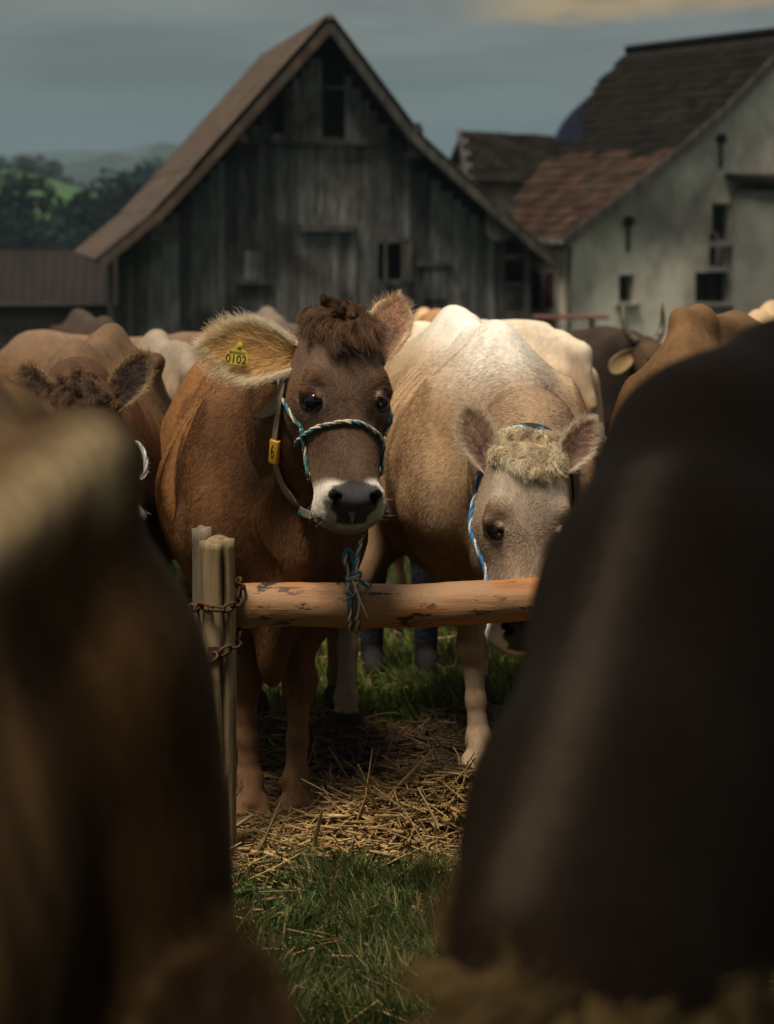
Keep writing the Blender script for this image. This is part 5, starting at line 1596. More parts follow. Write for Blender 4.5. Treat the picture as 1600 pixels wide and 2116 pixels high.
# tail switch of the pale cow
def tail_switch(I, n, col, seed):
    k = I['k']; r = np.random.default_rng(seed)
    t0 = r.uniform(0, 1, n); base = np.stack([-1.60 * k + 0 * t0, .02 + 0 * t0, (.95 - .3 * t0) * k], 1) + r.normal(0, .012, (n, 3))
    d = np.stack([r.normal(0, .1, n), r.normal(0, .12, n), -np.ones(n)], 1)
    hair_obj('tail_switch', base, d, r.uniform(.2, .4, n), np.array(col)[None] * r.uniform(.5, 1.5, (n, 1)), .0012, I['obj'], M_hair, 6, .25, None, seed)
tail_switch(B, 900, (.30, .19, .09), 3); tail_switch(A, 500, (.08, .04, .02), 4)
def whiskers(I, n, seed):
    r = np.random.default_rng(seed); sg = np.where(r.uniform(size=n) < .5, -1, 1)
    q = np.stack([sg * r.uniform(.055, .075, n), r.uniform(-.08, -.02, n), r.uniform(.43, .485, n)], 1)
    p = I['field'].project(I['W'](q), 3, .02)
    d = np.stack([sg * .9, r.uniform(-.3, .5, n), r.uniform(-.1, .7, n)], 1) @ I['HR']; d /= np.linalg.norm(d, axis=1)[:, None]
    hair_obj('whiskers', p, d, r.uniform(.015, .045, n), np.full((n, 3), .7), .00028, I['obj'], M_hair, 4, .1, None, seed)
whiskers(A, 26, 5)

# ================================================================== PERSON bending down behind the pale cow
M_trouser = mat_noise('dark_trousers', (.012, .013, .017), (.030, .032, .040), 14, None, .9, .3, .006)
M_boot = mat_noise('dark_boot', (.010, .009, .009), (.02, .018, .016), 9, None, .6, .2, .004)
M_jacket = mat_noise('dark_jacket', (.015, .017, .02), (.03, .03, .035), 10, None, .9, .2, .005)
M_skin = mat_noise('skin', (.42, .25, .17), (.5, .31, .22), 12, None, .6, .1, .002)
M_phair = mat_noise('dark_hair', (.02, .014, .01), (.04, .028, .02), 40, (1, 1, .2), .7, .3, .004)
pf = Field()
# local: x to the right of the picture, y away, z up; feet on the ground
for sx, ax_ in ((-.10, -.105), (.10, .115)):
    pf.chain([(sx * .85, .03, .92), (ax_, -.02, .50), (ax_, .03, .10)], [.10, .068, .048], .03)
    pf.cone((ax_, .05, .05), (ax_ + .01, -.14, .035), .048, .036, .02)
pf.ell((0, .04, .96), (.17, .13, .12), .06)
pf.cone((.0, .04, .98), (.20, .05, 1.06), .14, .145, .06); pf.cone((.20, .05, 1.06), (.42, .04, 1.07), .145, .13, .05)
pf.cone((.44, .04, 1.07), (.54, .02, 1.06), .055, .05, .03)
pf.ell((.62, .0, 1.05), (.115, .08, .095), .02); pf.ell((.645, -.035, 1.0), (.05, .05, .05), .03)
for sy in (-.14, .17):
    pf.chain([(.40, sy, 1.06), (.44, sy * 1.1, .80), (.56, sy * .8, .60)], [.055, .043, .032], .03)
    pf.ell((.585, sy * .8, .565), (.035, .02, .045), .02)
    for q in range(4): pf.cone((.58 + .012 * q, sy * .8, .54), (.575 + .016 * q, sy * .8 - .01, .475 + .008 * abs(q - 1.5)), .009, .008, .008)
    pf.cone((.56, sy * .8 - .02, .565), (.545, sy * .8 - .035, .52), .010, .009, .008)
gf, lo = pf.grid(.012); V, F = surface_nets(gf, lo, .012); V = smooth_verts(V, F, 2)
pc = np.full((len(V), 3), .02); 
pc[(V[:, 2] > .12) & (V[:, 2] < .98)] = (.020, .021, .027); pc[V[:, 2] < .12] = (.012, .010, .009)
pc[(V[:, 2] > .9) & (V[:, 0] > .02)] = (.022, .024, .030)
pc[(V[:, 0] > .50) & (V[:, 2] > .9)] = (.42, .26, .18); pc[(V[:, 0] > .5) & (V[:, 2] < .62)] = (.42, .26, .18)
M_person = mat_attr('person_cloth', rough=.85, spec=.15, bump_scale=25, bump=.6, bdist=.012, noise=.3, nscale=14)
po_ = link('person', mesh_from('person', V, F, True, pc), M_person); xx = X(822, 8.2); po_.location = (xx, 8.2, gz(xx, 8.2))
tag(po_, 'person in dark trousers and boots bending down behind the pale cow', 'person')
m = MB()
hv_, hf_ = [], []
bm = bmesh.new(); bmesh.ops.create_uvsphere(bm, u_segments=14, v_segments=10, radius=1); me = bpy.data.meshes.new('hair')
for v in bm.verts: v.co = Vector((.62 + v.co.x * .118, .012 + v.co.y * .09, 1.075 + v.co.z * .088))
bm.to_mesh(me); bm.free(); link('hair', me, M_phair, po_)
# ================================================================== FENCE
def bark_tube(name, pts, rads, mat, parent, n=20, amp=.004, seed=0, split=None, flat_top=True):
    """a timber with uneven girth, flats and an open drying crack"""
    V, F = tube_arrays([Vector(p) for p in pts], rads, n, False)
    V = np.array([tuple(v) for v in V]); m = len(pts)
    r = np.random.default_rng(seed)
    ang = np.tile(np.arange(n), m) / n * 2 * math.pi; lon = np.repeat(np.arange(m), n)
    c = np.repeat(np.array([tuple(p) for p in pts]), n, 0)
    d = V - c; L = np.linalg.norm(d, axis=1)[:, None]; d = d / L
    s = amp * (fbm(ang * 2.2 + seed, lon * .22, seed, 4) - .47) * 2.4 + amp * .5 * (vnoise(ang * 7, lon * .7, seed + 5) - .5)
    if split is not None:
        a0, w, dep = split
        da = np.abs((ang - a0 - .10 * np.sin(lon * .16) + math.pi) % (2 * math.pi) - math.pi)
        s = s - dep * np.clip(1 - da / w, 0, 1) ** .6
    V = c + d * (L + s[:, None])
    F = list(F)
    F.append(tuple(range(n))[::-1]); F.append(tuple(range((m - 1) * n, m * n)))
    me = mesh_from(name, V, F, False)
    me.polygons.foreach_set('use_smooth', np.array([len(p.vertices) == 4 for p in me.polygons]))
    return link(name, me, mat, parent)
def mat_wood(name, c1, c2, c3, axis, stain=(.03, .02, .012), patch=None, rough=.7):
    m, nd, lk, b = new_mat(name)
    v = nd.new('ShaderNodeNewGeometry').outputs['Position']
    sc = [40, 40, 40]; sc[axis] = 2.2
    g1 = noise_tex(nd, lk, v, 1.0, 6, .65, tuple(sc))
    sc2 = [9, 9, 9]; sc2[axis] = 1.6
    g2 = noise_tex(nd, lk, v, 1.0, 5, .6, tuple(sc2))
    sc3 = [26, 26, 26]; sc3[axis] = 9
    g3 = noise_tex(nd, lk, v, 1.0, 6, .7, tuple(sc3))
    c = mixcol(nd, lk, maprange(nd, lk, g1, .35, .65), c1, c2)
    c = mixcol(nd, lk, maprange(nd, lk, g2, .45, .57), c, c3)
    c = mixcol(nd, lk, maprange(nd, lk, g3, .60, .68), c, stain)
    if patch is not None:
        sc4 = [5, 5, 22]; g4 = noise_tex(nd, lk, v, 1.0, 6, .68, tuple(sc4))
        c = mixcol(nd, lk, maprange(nd, lk, g4, .565, .60), c, patch)
    lk.new(c, b.inputs['Base Color']); b.inputs['Roughness'].default_value = rough; b.inputs['Specular IOR Level'].default_value = .3
    h = math_node(nd, lk, 'ADD', g1, math_node(nd, lk, 'MULTIPLY', g3, .8))
    add_bump(nd, lk, b, h, .6, .006)
    return m
M_post = mat_wood('grey_post_wood', (.24, .165, .085), (.11, .075, .04), (.27, .20, .11), 2, (.05, .035, .02))
M_post2 = mat_wood('rear_post_wood', (.17, .135, .085), (.10, .08, .05), (.20, .165, .105), 2, (.05, .038, .022))
M_rail = mat_wood('peeled_rail_wood', (.40, .165, .050), (.22, .095, .036), (.30, .165, .080), 0, (.07, .034, .016), patch=(.035, .018, .010), rough=.6)
M_cut = mat_wood('cut_end_wood', (.27, .20, .12), (.14, .10, .06), (.3, .23, .14), 0)
M_rust = mat_noise('rusty_iron', (.045, .026, .017), (.13, .052, .024), 60, None, .75, .4, .002, c3=(.03, .022, .018), scale3=25)
for c_ in (M_rust,): c_.node_tree.nodes['Principled BSDF'].inputs['Metallic'].default_value = .35

PY = 5.32
def zrow(px, y0, y1, n, Y): return [P(px[0] + (px[1] - px[0]) * i / n, y0 + (y1 - y0) * i / n, Y) for i in range(n + 1)]
post = bark_tube('fence_post', zrow((461, 449), 1815, 1116, 44, PY), list(np.linspace(.034, .046, 45)), M_post, None, 26, .0035, 4, split=(0, .10, .03))
tag(post, 'round grey timber post with drying crack and chains, in front at the rail end', 'fence post', 'fence posts at the rail end')
# find the crack direction: turn the timber so the crack faces the lens, right of its middle
me = post.data; co = np.zeros(len(me.vertices) * 3); me.vertices.foreach_get('co', co); co = co.reshape(-1, 3)
# rebuild with explicit angles for a controlled crack
bpy.data.objects.remove(post)
def upright(name, base, top, r0, r1, mat, n=26, m=44, seed=1, crack=None, amp=.0035, tilt=0.0):
    base, top = Vector(base), Vector(top); V = []; 
    ang = np.arange(n) / n * 2 * math.pi
    for i in range(m + 1):
        t = i / m; c = base.lerp(top, t); r = r0 + (r1 - r0) * t
        for j, a in enumerate(ang):
            s = amp * float(fbm(np.array([a * 2.0 + seed]), np.array([t * 9.0]), seed)[0] - .47) * 2.6
            if crack:
                a0 = crack[0] + .12 * math.sin(t * 7 + 1) ; da = abs((a - a0 + math.pi) % (2 * math.pi) - math.pi)
                s -= crack[2] * max(0, 1 - da / crack[1]) ** .5
            x, y = math.cos(a) * (r + s), math.sin(a) * (r + s)
            z = c.z + (tilt * (x * .6 + y * .3) + .006 * math.sin(a * 3 + seed) if i == m else 0)
            V.append((c.x + x, c.y + y, z))
    F = []
    for i in range(m):
        for j in range(n):
            k = (j + 1) % n; F.append((i * n + j, i * n + k, (i + 1) * n + k, (i + 1) * n + j))
    nb = len(V); c = top; V.append((c.x, c.y, c.z + .004)); 
    for j in range(n): F.append((m * n + j, m * n + (j + 1) % n, nb))
    me = mesh_from(name, V, F, False); me.polygons.foreach_set('use_smooth', np.array([len(p.vertices) == 4 for p in me.polygons]))
    return link(name, me, mat)
b_ = P(462, 1822, PY); t_ = P(449, 1116, PY)
post = upright('fence_post', (b_.x, PY, -.06), t_, .036, .0455, M_post, 30, 46, 3, crack=(-1.12, .11, .028), tilt=.12)
tag(post, 'round grey timber post with drying crack and chains, in front at the rail end', 'fence post', 'fence posts at the rail end')
b2 = P(432, 1770, PY + .20); t2 = P(417, 1092, PY + .20)
post2 = upright('fence_post', (b2.x, PY + .20, -.06), t2, .030, .027, M_post2, 16, 30, 9, tilt=.1, amp=.004)
tag(post2, 'thinner timber post standing behind the cracked post', 'fence post', 'fence posts at the rail end')
# an iron plate nailed on the front post
pl0 = P(443, 1350, PY - .047)
m = MB(); m.box(pl0, (.032, .006, .034)); pl_o = m.obj('iron_plate', M_rust, post)
# rail between the posts
RY = PY + .105
ra = P(430, 1257, RY); rb = P(1560, 1232, RY + .06)
npt = 60
pts = [ra.lerp(rb, i / npt) + Vector((0, 0, .006 * math.sin(i * .21))) for i in range(npt + 1)]
rads = [(.0595 - .0035 * i / npt) * (1 + .012 * math.sin(i * .5)) for i in range(npt + 1)]
rail = bark_tube('rail', pts, rads, M_rail, None, 28, .0032, 6)
tag(rail, 'peeled orange brown timber rail with dark bark patches, tied between posts', 'rail')
# the far end of the rail rests on another post, behind the dark cow
b3 = P(1535, 1800, RY - .08); 
post3 = upright('fence_post', (b3.x, RY - .05, -.06), (b3.x, RY - .05, .98), .045, .045, M_post, 16, 20, 12)
tag(post3, 'timber post carrying the far right end of the rail', 'fence post')

# chains
def link_mesh(L=.040, w=.026, t=.0042):
    m = MB(); pts = []
    s = (L - w) / 2; rr = w / 2
    for a in np.linspace(-math.pi / 2, math.pi / 2, 7): pts.append(Vector((s + rr * math.cos(a), rr * math.sin(a), 0)))
    for a in np.linspace(math.pi / 2, 3 * math.pi / 2, 7): pts.append(Vector((-s + rr * math.cos(a), rr * math.sin(a), 0)))
    V, F = tube_arrays(pts + [pts[0]], t, 6, False); m.add(V, F); return m.me('chain_link', True)
CL = link_mesh(); CL.materials.append(M_rust)
def chain_along(path, label):
    pts = resample(path, .0295); e = empty('chain', pts[0])
    for i in range(len(pts) - 1):
        a, b = pts[i], pts[i + 1]; d = (b - a).normalized()
        o = bpy.data.objects.new('chain_link', CL); COL.objects.link(o); o.parent = e
        q = Vector((1, 0, 0)).rotation_difference(d)
        M = q.to_matrix().to_4x4() @ Matrix.Rotation(math.pi / 2 * (i % 2) + .5 + random.uniform(-.3, .3), 4, 'X')
        M.translation = (a + b) / 2 - e.location
        o.matrix_local = M
    tag(e, label, 'chain', 'chains binding rail and posts'); return e
def around(zpx, back_x, front_lift):
    pass
F_ = PY - .054
chain_along([P(418, 1262, PY + .24), P(398, 1258, PY + .16), P(402, 1255, PY + .02), P(420, 1252, PY - .038), P(448, 1260, F_), P(474, 1256, PY - .045), P(490, 1246, PY - .01), P(494, 1232, PY + .02), P(497, 1216, PY + .035), P(492, 1203, PY + .10), P(470, 1195, PY + .19)],
            'upper rusty chain round the cracked post and over the rail end')
chain_along([P(415, 1330, PY + .23), P(405, 1345, PY + .1), P(414, 1365, PY - .03), P(432, 1362, F_), P(450, 1353, F_ - .006), P(470, 1343, PY - .048), P(488, 1332, PY - .02), P(494, 1318, PY + .02), P(494, 1308, PY + .06), P(480, 1304, PY + .17)],
            'lower rusty chain slung round the cracked post under the rail')

# ================================================================== ROPES
M_rope = mat_attr('rope', rough=.85, spec=.15, bump_scale=400, bump=.5, bdist=.001, noise=.35, nscale=160)
def rope(name, path, r, cols, parent=None, turns=55, fray=120, seed=0, n=6):
    """three laid strands"""
    pts = resample(path, r * 1.0); m = len(pts)
    V_, F_l, C_ = [], [], []
    base = 0
    # frames
    fr = []; up = None
    for i in range(m):
        d = (pts[min(i + 1, m - 1)] - pts[max(i - 1, 0)]).normalized()
        up = d.orthogonal().normalized() if up is None else (up - d * up.dot(d)).normalized()
        fr.append((d, up.copy(), d.cross(up)))
    ds = r * 1.0
    for s in range(3):
        sp_ = []
        for i in range(m):
            a = turns * i * ds + s * 2 * math.pi / 3; d, u_, w_ = fr[i]
            sp_.append(pts[i] + (u_ * math.cos(a) + w_ * math.sin(a)) * r * .52)
        V, F = tube_arrays(sp_, r * .56, n, True)
        V_ += [tuple(v) for v in V]; F_l += [tuple(x + base for x in f) for f in F]; base += len(V)
        for i in range(m):
            c = np.array(cols[(s + (int(i * ds / .035) if len(cols) > 3 else 0)) % len(cols)]); C_ += [c] * n
    o = link(name, mesh_from(name, V_, F_l, True, np.array(C_)), M_rope, parent)
    if fray:
        rr = np.random.default_rng(seed); ix = rr.integers(0, m, fray)
        P0 = np.array([tuple(pts[i]) for i in ix]); dd = np.array([tuple(fr[i][0]) for i in ix])
        ra_ = rr.normal(size=(fray, 3)); ra_ -= dd * (ra_ * dd).sum(1)[:, None]; ra_ /= np.linalg.norm(ra_, axis=1)[:, None]
        hd = ra_ * .8 + dd * rr.uniform(-.6, .9, (fray, 1))
        hair_obj('fibres', P0 + ra_ * r * .95, hd, rr.uniform(.4, 1.3, fray) * r * 1.3, np.array(cols[0])[None] * rr.uniform(.7, 1.4, (fray, 1)), .00022, o, M_hair, 3, .2, None, seed)
    return o
TEAL, CREAM, DGRN, BLUE, WHITE = (.035, .17, .20), (.50, .42, .30), (.05, .085, .075), (.05, .20, .42), (.62, .60, .55)

bvhs = {}
def bvh(info):
    k = info['obj'].name
    if k not in bvhs:
        w = to_world(info, info['V']); bvhs[k] = BVHTree.FromPolygons([Vector(p) for p in w], [tuple(f) for f in info['F']])
    return bvhs[k]
def cast(info, px, py, off=.006, fallbackY=None):
    d = (P(px, py, 1.0) - Vector((0, 0, CAM_Z))).normalized()
    h = bvh(info).ray_cast(Vector((0, 0, CAM_Z)), d)
    if h[0] is None: return P(px, py, fallbackY) if fallbackY else None
    return h[0] + h[1] * off if h[1].dot(d) < 0 else h[0] - h[1] * off
def skin_path(info, pts, off=.006, Yf=None):
    out = [cast(info, x, y, off, Yf) for x, y in pts]
    return [p for p in out if p is not None]
def head_path(info, qs, off):
    """points in head coordinates laid on the skin"""
    c = np.array([(0, -.055, q[2]) for q in qs]); q_ = np.array(qs, float)
    L_ = np.array([info['W'](q) for q in c + (q_ - c) * 1.45]); L_ = info['field'].project(L_, 14, .012, off)
    return [Vector(p) for p in to_world(info, L_)]
# halter of the brown cow: band over the nose, cheek pieces, crown strap behind the ears
RR = .0066
def ring_head(t, f0=-.15, n=13):
    """half a turn over the face at height t"""
    return [(s, f, t) for s, f in ((-.075, -.11), (-.082, -.075), (-.08, -.04), (-.072, -.005), (-.055, .022), (-.03, .033), (0, .036), (.03, .033), (.055, .022), (.072, -.005), (.08, -.04), (.082, -.075), (.075, -.11))]
hal = empty('halter', A['obj'].location); tag(hal, 'teal and cream rope halter on the brown cow with the ear tag', 'halter', 'rope halters')
def in_e(pts, e): return [p - e.location for p in pts]
qs = [(s, f, .270 + .028 * (abs(s) / .08) ** 2 * (1.0 if s < 0 else 3.0) * .35) for s, f, _ in ring_head(0)]
nb_ = head_path(A, qs, RR * .8)
rope('nose_band', in_e(nb_, hal), RR, (TEAL, CREAM, DGRN, CREAM), hal, 95, 160, 1)
ck = head_path(A, [(-.083, -.045, .262), (-.084, -.055, .30), (-.083, -.065, .34), (-.078, -.09, .375), (-.05, -.13, .38), (0, -.15, .372), (.05, -.13, .38), (.078, -.09, .37), (.083, -.06, .33), (.082, -.045, .29)], RR * .8)
rope('cheek_piece', in_e(ck, hal), RR * .85, (CREAM, DGRN, TEAL), hal, 95, 140, 2)
ck = head_path(A, [(-.083, -.045, .262), (-.10, -.06, .22), (-.105, -.09, .16), (-.10, -.12, .10), (-.085, -.14, .06), (0, -.15, .0), (.085, -.14, .06), (.105, -.12, .12), (.10, -.06, .22), (.083, -.045, .28)], RR * .8)
rope('crown_strap', in_e(ck, hal), RR * .85, (CREAM, DGRN, TEAL), hal, 95, 80, 3)
# lead rope down to the rail, hitched round it
chin = head_path(A, [(.012, -.145, .378)], .006)[0]
YR0 = RY
lr = empty('lead_rope', P(730, 1190, RY - .08)); tag(lr, 'green and cream lead rope knotted round the wooden rail', 'rope')
fy = RY - .07
def rp(x, y, Y): return P(x, y, Y)
rope('rope_length', in_e([chin, rp(752, 1076, 5.27), rp(746, 1110, fy + .015), rp(739, 1150, fy), rp(733, 1180, fy - .005), rp(726, 1196, fy - .012)], lr), RR, (TEAL, CREAM, DGRN, DGRN, CREAM), lr, 95, 220, 5)
rope('rope_loop', in_e([rp(728, 1198, fy - .008), rp(716, 1172, fy - .006), rp(712, 1150, fy), rp(717, 1137, fy + .008), rp(726, 1142, fy + .006), rp(732, 1165, fy - .006), rp(737, 1188, fy - .018), rp(730, 1200, fy - .02)], lr), RR * 1.05, (DGRN, CREAM, TEAL, TEAL), lr, 95, 200, 6)
rope('rope_knot', in_e([rp(717, 1193, fy + .006), rp(722, 1198, fy - .028), rp(738, 1188, fy - .032), rp(744, 1184, fy - .012), rp(742, 1192, fy + .01), rp(728, 1202, fy + .012), rp(718, 1196, fy - .01), rp(726, 1200, fy - .03), rp(741, 1193, fy - .028)], lr), RR * .95, (TEAL, CREAM, TEAL), lr, 95, 120, 7)
def turn(x, s, seed, last):
    zc = ra.lerp(rb, (P(x, 1250, RY).x - ra.x) / (rb.x - ra.x)); c = zc.z; r_ = .0585 + RR
    pts = []
    for a in np.linspace(110, -200, 16):
        aa = R(a); pts.append(Vector((P(x, 1250, RY).x + s * (110 - a) / 310 * .012, zc.y - r_ * math.cos(aa - math.pi / 2) * 0 - r_ * math.cos(aa) * 1.0 if False else zc.y - r_ * math.cos(aa), c + r_ * math.sin(aa))))
    rope('rope_turn', in_e(pts, lr), RR * .95, (DGRN, CREAM, TEAL, DGRN), lr, 95, 120, seed)
turn(720, 1, 8, False); turn(735, 1, 9, True)
rope('rope_length', in_e([rp(738, 1194, fy - .01), rp(748, 1203, fy + .01), rp(760, 1210, RY - .02), rp(775, 1213, RY + .04)], lr), RR * .85, (TEAL, CREAM, TEAL), lr, 95, 60, 10)
# a wisp of straw caught in the knot
M_straw = mat_attr('straw', rough=.55, spec=.35, noise=.2, nscale=60, transl=.15)
def blades(paths, w, cols, name, mat, parent=None):
    V, F, C = [], [], []
    for (pts, ww, c) in zip(paths, w, cols):
        m = len(pts); b = len(V)
        for i, p in enumerate(pts):
            d = (pts[min(i + 1, m - 1)] - pts[max(i - 1, 0)]).normalized(); sd_ = d.cross(Vector((0, -1, .2))).normalized()
            k = ww * (1 - .6 * i / (m - 1))
            V += [tuple(p - sd_ * k), tuple(p + sd_ * k), tuple(p + Vector((0, -k * .8, 0)))]; C += [c] * 3
        for i in range(m - 1):
            for a in range(3):
                q = (a + 1) % 3; F.append((b + 3 * i + a, b + 3 * i + q, b + 3 * i + 3 + q, b + 3 * i + 3 + a))
    return link(name, mesh_from(name, V, F, True, np.array(C)), mat, parent)
ws = [[rp(729, 1198, fy - .034), rp(737, 1222, fy - .036), rp(743, 1240, fy - .03), rp(741, 1262, fy - .02), rp(737, 1274, fy - .012)],
      [rp(735, 1215, fy - .035), rp(744, 1240, fy - .03), rp(752, 1258, fy - .02), rp(760, 1276, fy - .012)],
      [rp(734, 1208, fy - .03), rp(731, 1231, fy - .03), rp(718, 1234, fy - .03)],
      [rp(720, 1219, fy - .03), rp(731, 1232, fy - .032)]]
w_o = blades([resample(p, .012) for p in ws], [.0042, .003, .0014, .0014], [(.72, .55, .33), (.70, .54, .34), (.8, .75, .65), (.8, .75, .65)], 'straw_wisp', M_straw)
tag(w_o, 'wisp of pale straw caught in the rope knot on the rail', 'straw')

# halter of the pale cow
hb = empty('halter', B['obj'].location); tag(hb, 'blue and white rope halter on the pale cow with lowered head', 'halter', 'rope halters')
pb = head_path(B, [(.02, -.10, -.02), (-.02, -.06, -.028), (-.05, -.07, -.01), (-.085, -.10, .03), (-.105, -.105, .09), (-.112, -.09, .15), (-.112, -.075, .20), (-.104, -.06, .25), (-.088, -.05, .30), (-.078, -.05, .34)], RR * .9)
rope('cheek_piece', in_e(pb, hb), RR * .9, (BLUE, BLUE, WHITE), hb, 95, 140, 14)
pb = head_path(B, [(s, f, .335) for s, f, _ in ring_head(0)], RR * .9)
rope('nose_band', in_e(pb, hb), RR * .9, (BLUE, WHITE, BLUE), hb, 95, 60, 15)
kx = skin_path(B, [(1058, 905), (1066, 893), (1080, 890), (1086, 899)], .012, 5.62)
if len(kx) > 2: rope('crown_strap', in_e(kx, hb), RR, (BLUE, WHITE, TEAL), hb, 95, 60, 16)
# black neck band of the pale cow
M_band = mat_noise('black_band', (.012, .012, .013), (.022, .022, .024), 40, None, .5, .2, .002)
def band_on(info, loop_local, width, mat, name, parent=None, thick=.004, off=.004, wdir=None):
    """a flat strap laid on the skin along points in cow coordinates"""
    L_ = np.array([tuple(p) for p in resample([Vector(p) for p in loop_local], .02)])
    L_ = info['field'].project(L_, 5, .05, off)
    g = info['field'].grad(L_); nn = g / np.linalg.norm(g, axis=1)[:, None]
    d = np.gradient(L_, axis=0); d /= np.linalg.norm(d, axis=1)[:, None]
    s = np.cross(d, nn); s /= np.linalg.norm(s, axis=1)[:, None]
    L_ = to_world(info, L_); nn = nn @ info['Mw'][:3, :3].T; s = s @ info['Mw'][:3, :3].T
    m = len(L_); V = np.concatenate([np.stack([L_ - s * width / 2, L_ + s * width / 2, L_ + s * width / 2 + nn * thick, L_ - s * width / 2 + nn * thick], 1)]).reshape(-1, 3)
    F = [(4 * i + a, 4 * i + (a + 1) % 4, 4 * i + 4 + (a + 1) % 4, 4 * i + 4 + a) for i in range(m - 1) for a in range(4)] + [(0, 1, 2, 3), tuple(4 * (m - 1) + x for x in (3, 2, 1, 0))]
    if parent is not None: V = V - np.array(parent.location)
    o = link(name, mesh_from(name, V, F, False), mat, parent)
    return o, L_, nn, s
Wb = B['W']
loop = [Wb(q) for q in ((-.14, -.22, .10), (-.13, -.16, .03), (-.09, -.12, -.02), (0, -.085, -.048), (.09, -.12, -.02), (.13, -.16, .03), (.14, -.22, .10))]
o, *_ = band_on(B, loop, .04, M_band, 'collar'); tag(o, 'black neck band behind the poll of the pale cow', 'collar', 'collars on the cows')
# white rope of the left cow: a hanging loop and a frayed tail
wr = empty('halter', P(285, 960, 5.85)); tag(wr, 'white rope halter with hanging loop on the dark cow at the left', 'halter', 'rope halters')
yl = 5.72
rope('rope_loop', in_e([P(268, 905, yl), P(276, 925, yl - .01), P(279, 950, yl - .01), P(283, 978, yl - .015), P(292, 990, yl - .02), P(301, 975, yl - .02), P(300, 945, yl - .01), P(290, 922, yl), P(278, 914, yl)], wr), .0072, (WHITE, (.5, .48, .44), WHITE), wr, 80, 120, 31)
rope('rope_length', in_e([P(262, 985, yl), P(268, 1005, yl - .01), P(275, 1028, yl - .015), P(284, 1046, yl - .015), P(290, 1056, yl - .015)], wr), .0062, (WHITE, (.5, .48, .44), WHITE), wr, 80, 100, 32)
rr = np.random.default_rng(3); p0 = np.array([tuple(P(288, 1052, yl - .015) - wr.location)] * 160) + rr.normal(0, .003, (160, 3))
hair_obj('rope_end', p0, np.stack([rr.normal(.3, .5, 160), rr.normal(0, .4, 160), -np.ones(160)], 1) * .8, rr.uniform(.008, .028, 160), np.full((160, 3), .5) * rr.uniform(.6, 1.2, (160, 1)), .0005, wr, M_hair, 4, .3, None, 4)
lp = head_path(Lc, [(-.08, -.04, .27), (-.055, .02, .27), (0, .035, .27), (.055, .02, .27), (.085, -.04, .27), (.10, -.08, .22), (.11, -.10, .14), (.10, -.11, .06)], .006)
rope('nose_band', in_e(lp, wr), .0065, (WHITE, (.5, .48, .44), WHITE), wr, 80, 60, 33)

# ================================================================== COLLAR, NUMBER SLEEVE, EAR TAG of the brown cow
M_strap = mat_noise('leather_strap', (.30, .225, .15), (.20, .145, .095), 120, (1, 1, 1), .75, .5, .0015)
M_yel = mat_plain('yellow_sleeve', (.80, .40, .035), .35)
M_tagy = mat_plain('yellow_tag', (.74, .56, .075), .45)
M_ink = mat_plain('black_print', (.012, .012, .012), .6)
M_green = mat_plain('green_clip', (.005, .115, .080), .3)
col_o = empty('collar', A['obj'].location); tag(col_o, 'leather neck strap with yellow number sleeve on the brown cow', 'collar', 'collars on the cows')
front = skin_path(A, [(594, 792), (588, 830), (581, 868), (575, 900), (573, 930), (577, 960), (590, 1000), (606, 1030), (626, 1052), (650, 1066)], .012)
back = [Vector(to_world(A, A['W'](q)[None])[0]) for q in ((.03, -.27, .22), (.12, -.26, .14), (.13, -.22, .08), (.07, -.27, .03), (-.03, -.28, .02), (-.10, -.27, .06))]
def ribbon(pts, width, thick, name, mat, parent, facing=None):
    pts = resample(pts, .012); m = len(pts); V = []
    for i, p in enumerate(pts):
        d = (pts[min(i + 1, m - 1)] - pts[max(i - 1, 0)]).normalized()
        fc = Vector(facing) if facing else Vector((-.35, -1, .1))
        n_ = (fc - d * fc.dot(d)).normalized(); s = d.cross(n_)
        V += [p - s * width / 2, p + s * width / 2, p + s * width / 2 + n_ * thick, p - s * width / 2 + n_ * thick]
    F = [(4 * i + a, 4 * i + (a + 1) % 4, 4 * i + 4 + (a + 1) % 4, 4 * i + 4 + a) for i in range(m - 1) for a in range(4)] + [(3, 2, 1, 0), tuple(4 * (m - 1) + x for x in (0, 1, 2, 3))]
    V = [tuple(v - (parent.location if parent else Vector())) for v in V]
    me = mesh_from(name, V, F, False); o = link(name, me, mat, parent); return o, pts
ribbon(front, .020, .0035, 'strap', M_strap, col_o, (-.75, -.75, .0))
band_on(A, to_local(A, back), .024, M_strap, 'strap', col_o)
# pointed free end of the strap
f0, f1 = cast(A, 592, 800, .022), cast(A, 540, 856, .02)
if f0 and f1:
    qv = lambda x, y, k: f0.lerp(f1, k).copy() if False else P(x, y, f0.y + (f1.y - f0.y) * k)
    poly = [qv(590, 796, 0), qv(591, 812, 0), qv(578, 840, .25), qv(563, 859, .55), qv(545, 864, .8), qv(526, 861, 1.0), qv(540, 850, .85), qv(560, 827, .5), qv(578, 806, .2)]
    m = MB(); m.prism([p - col_o.location for p in poly], (.001, .004, .0)); m.obj('strap_end', M_strap, col_o)
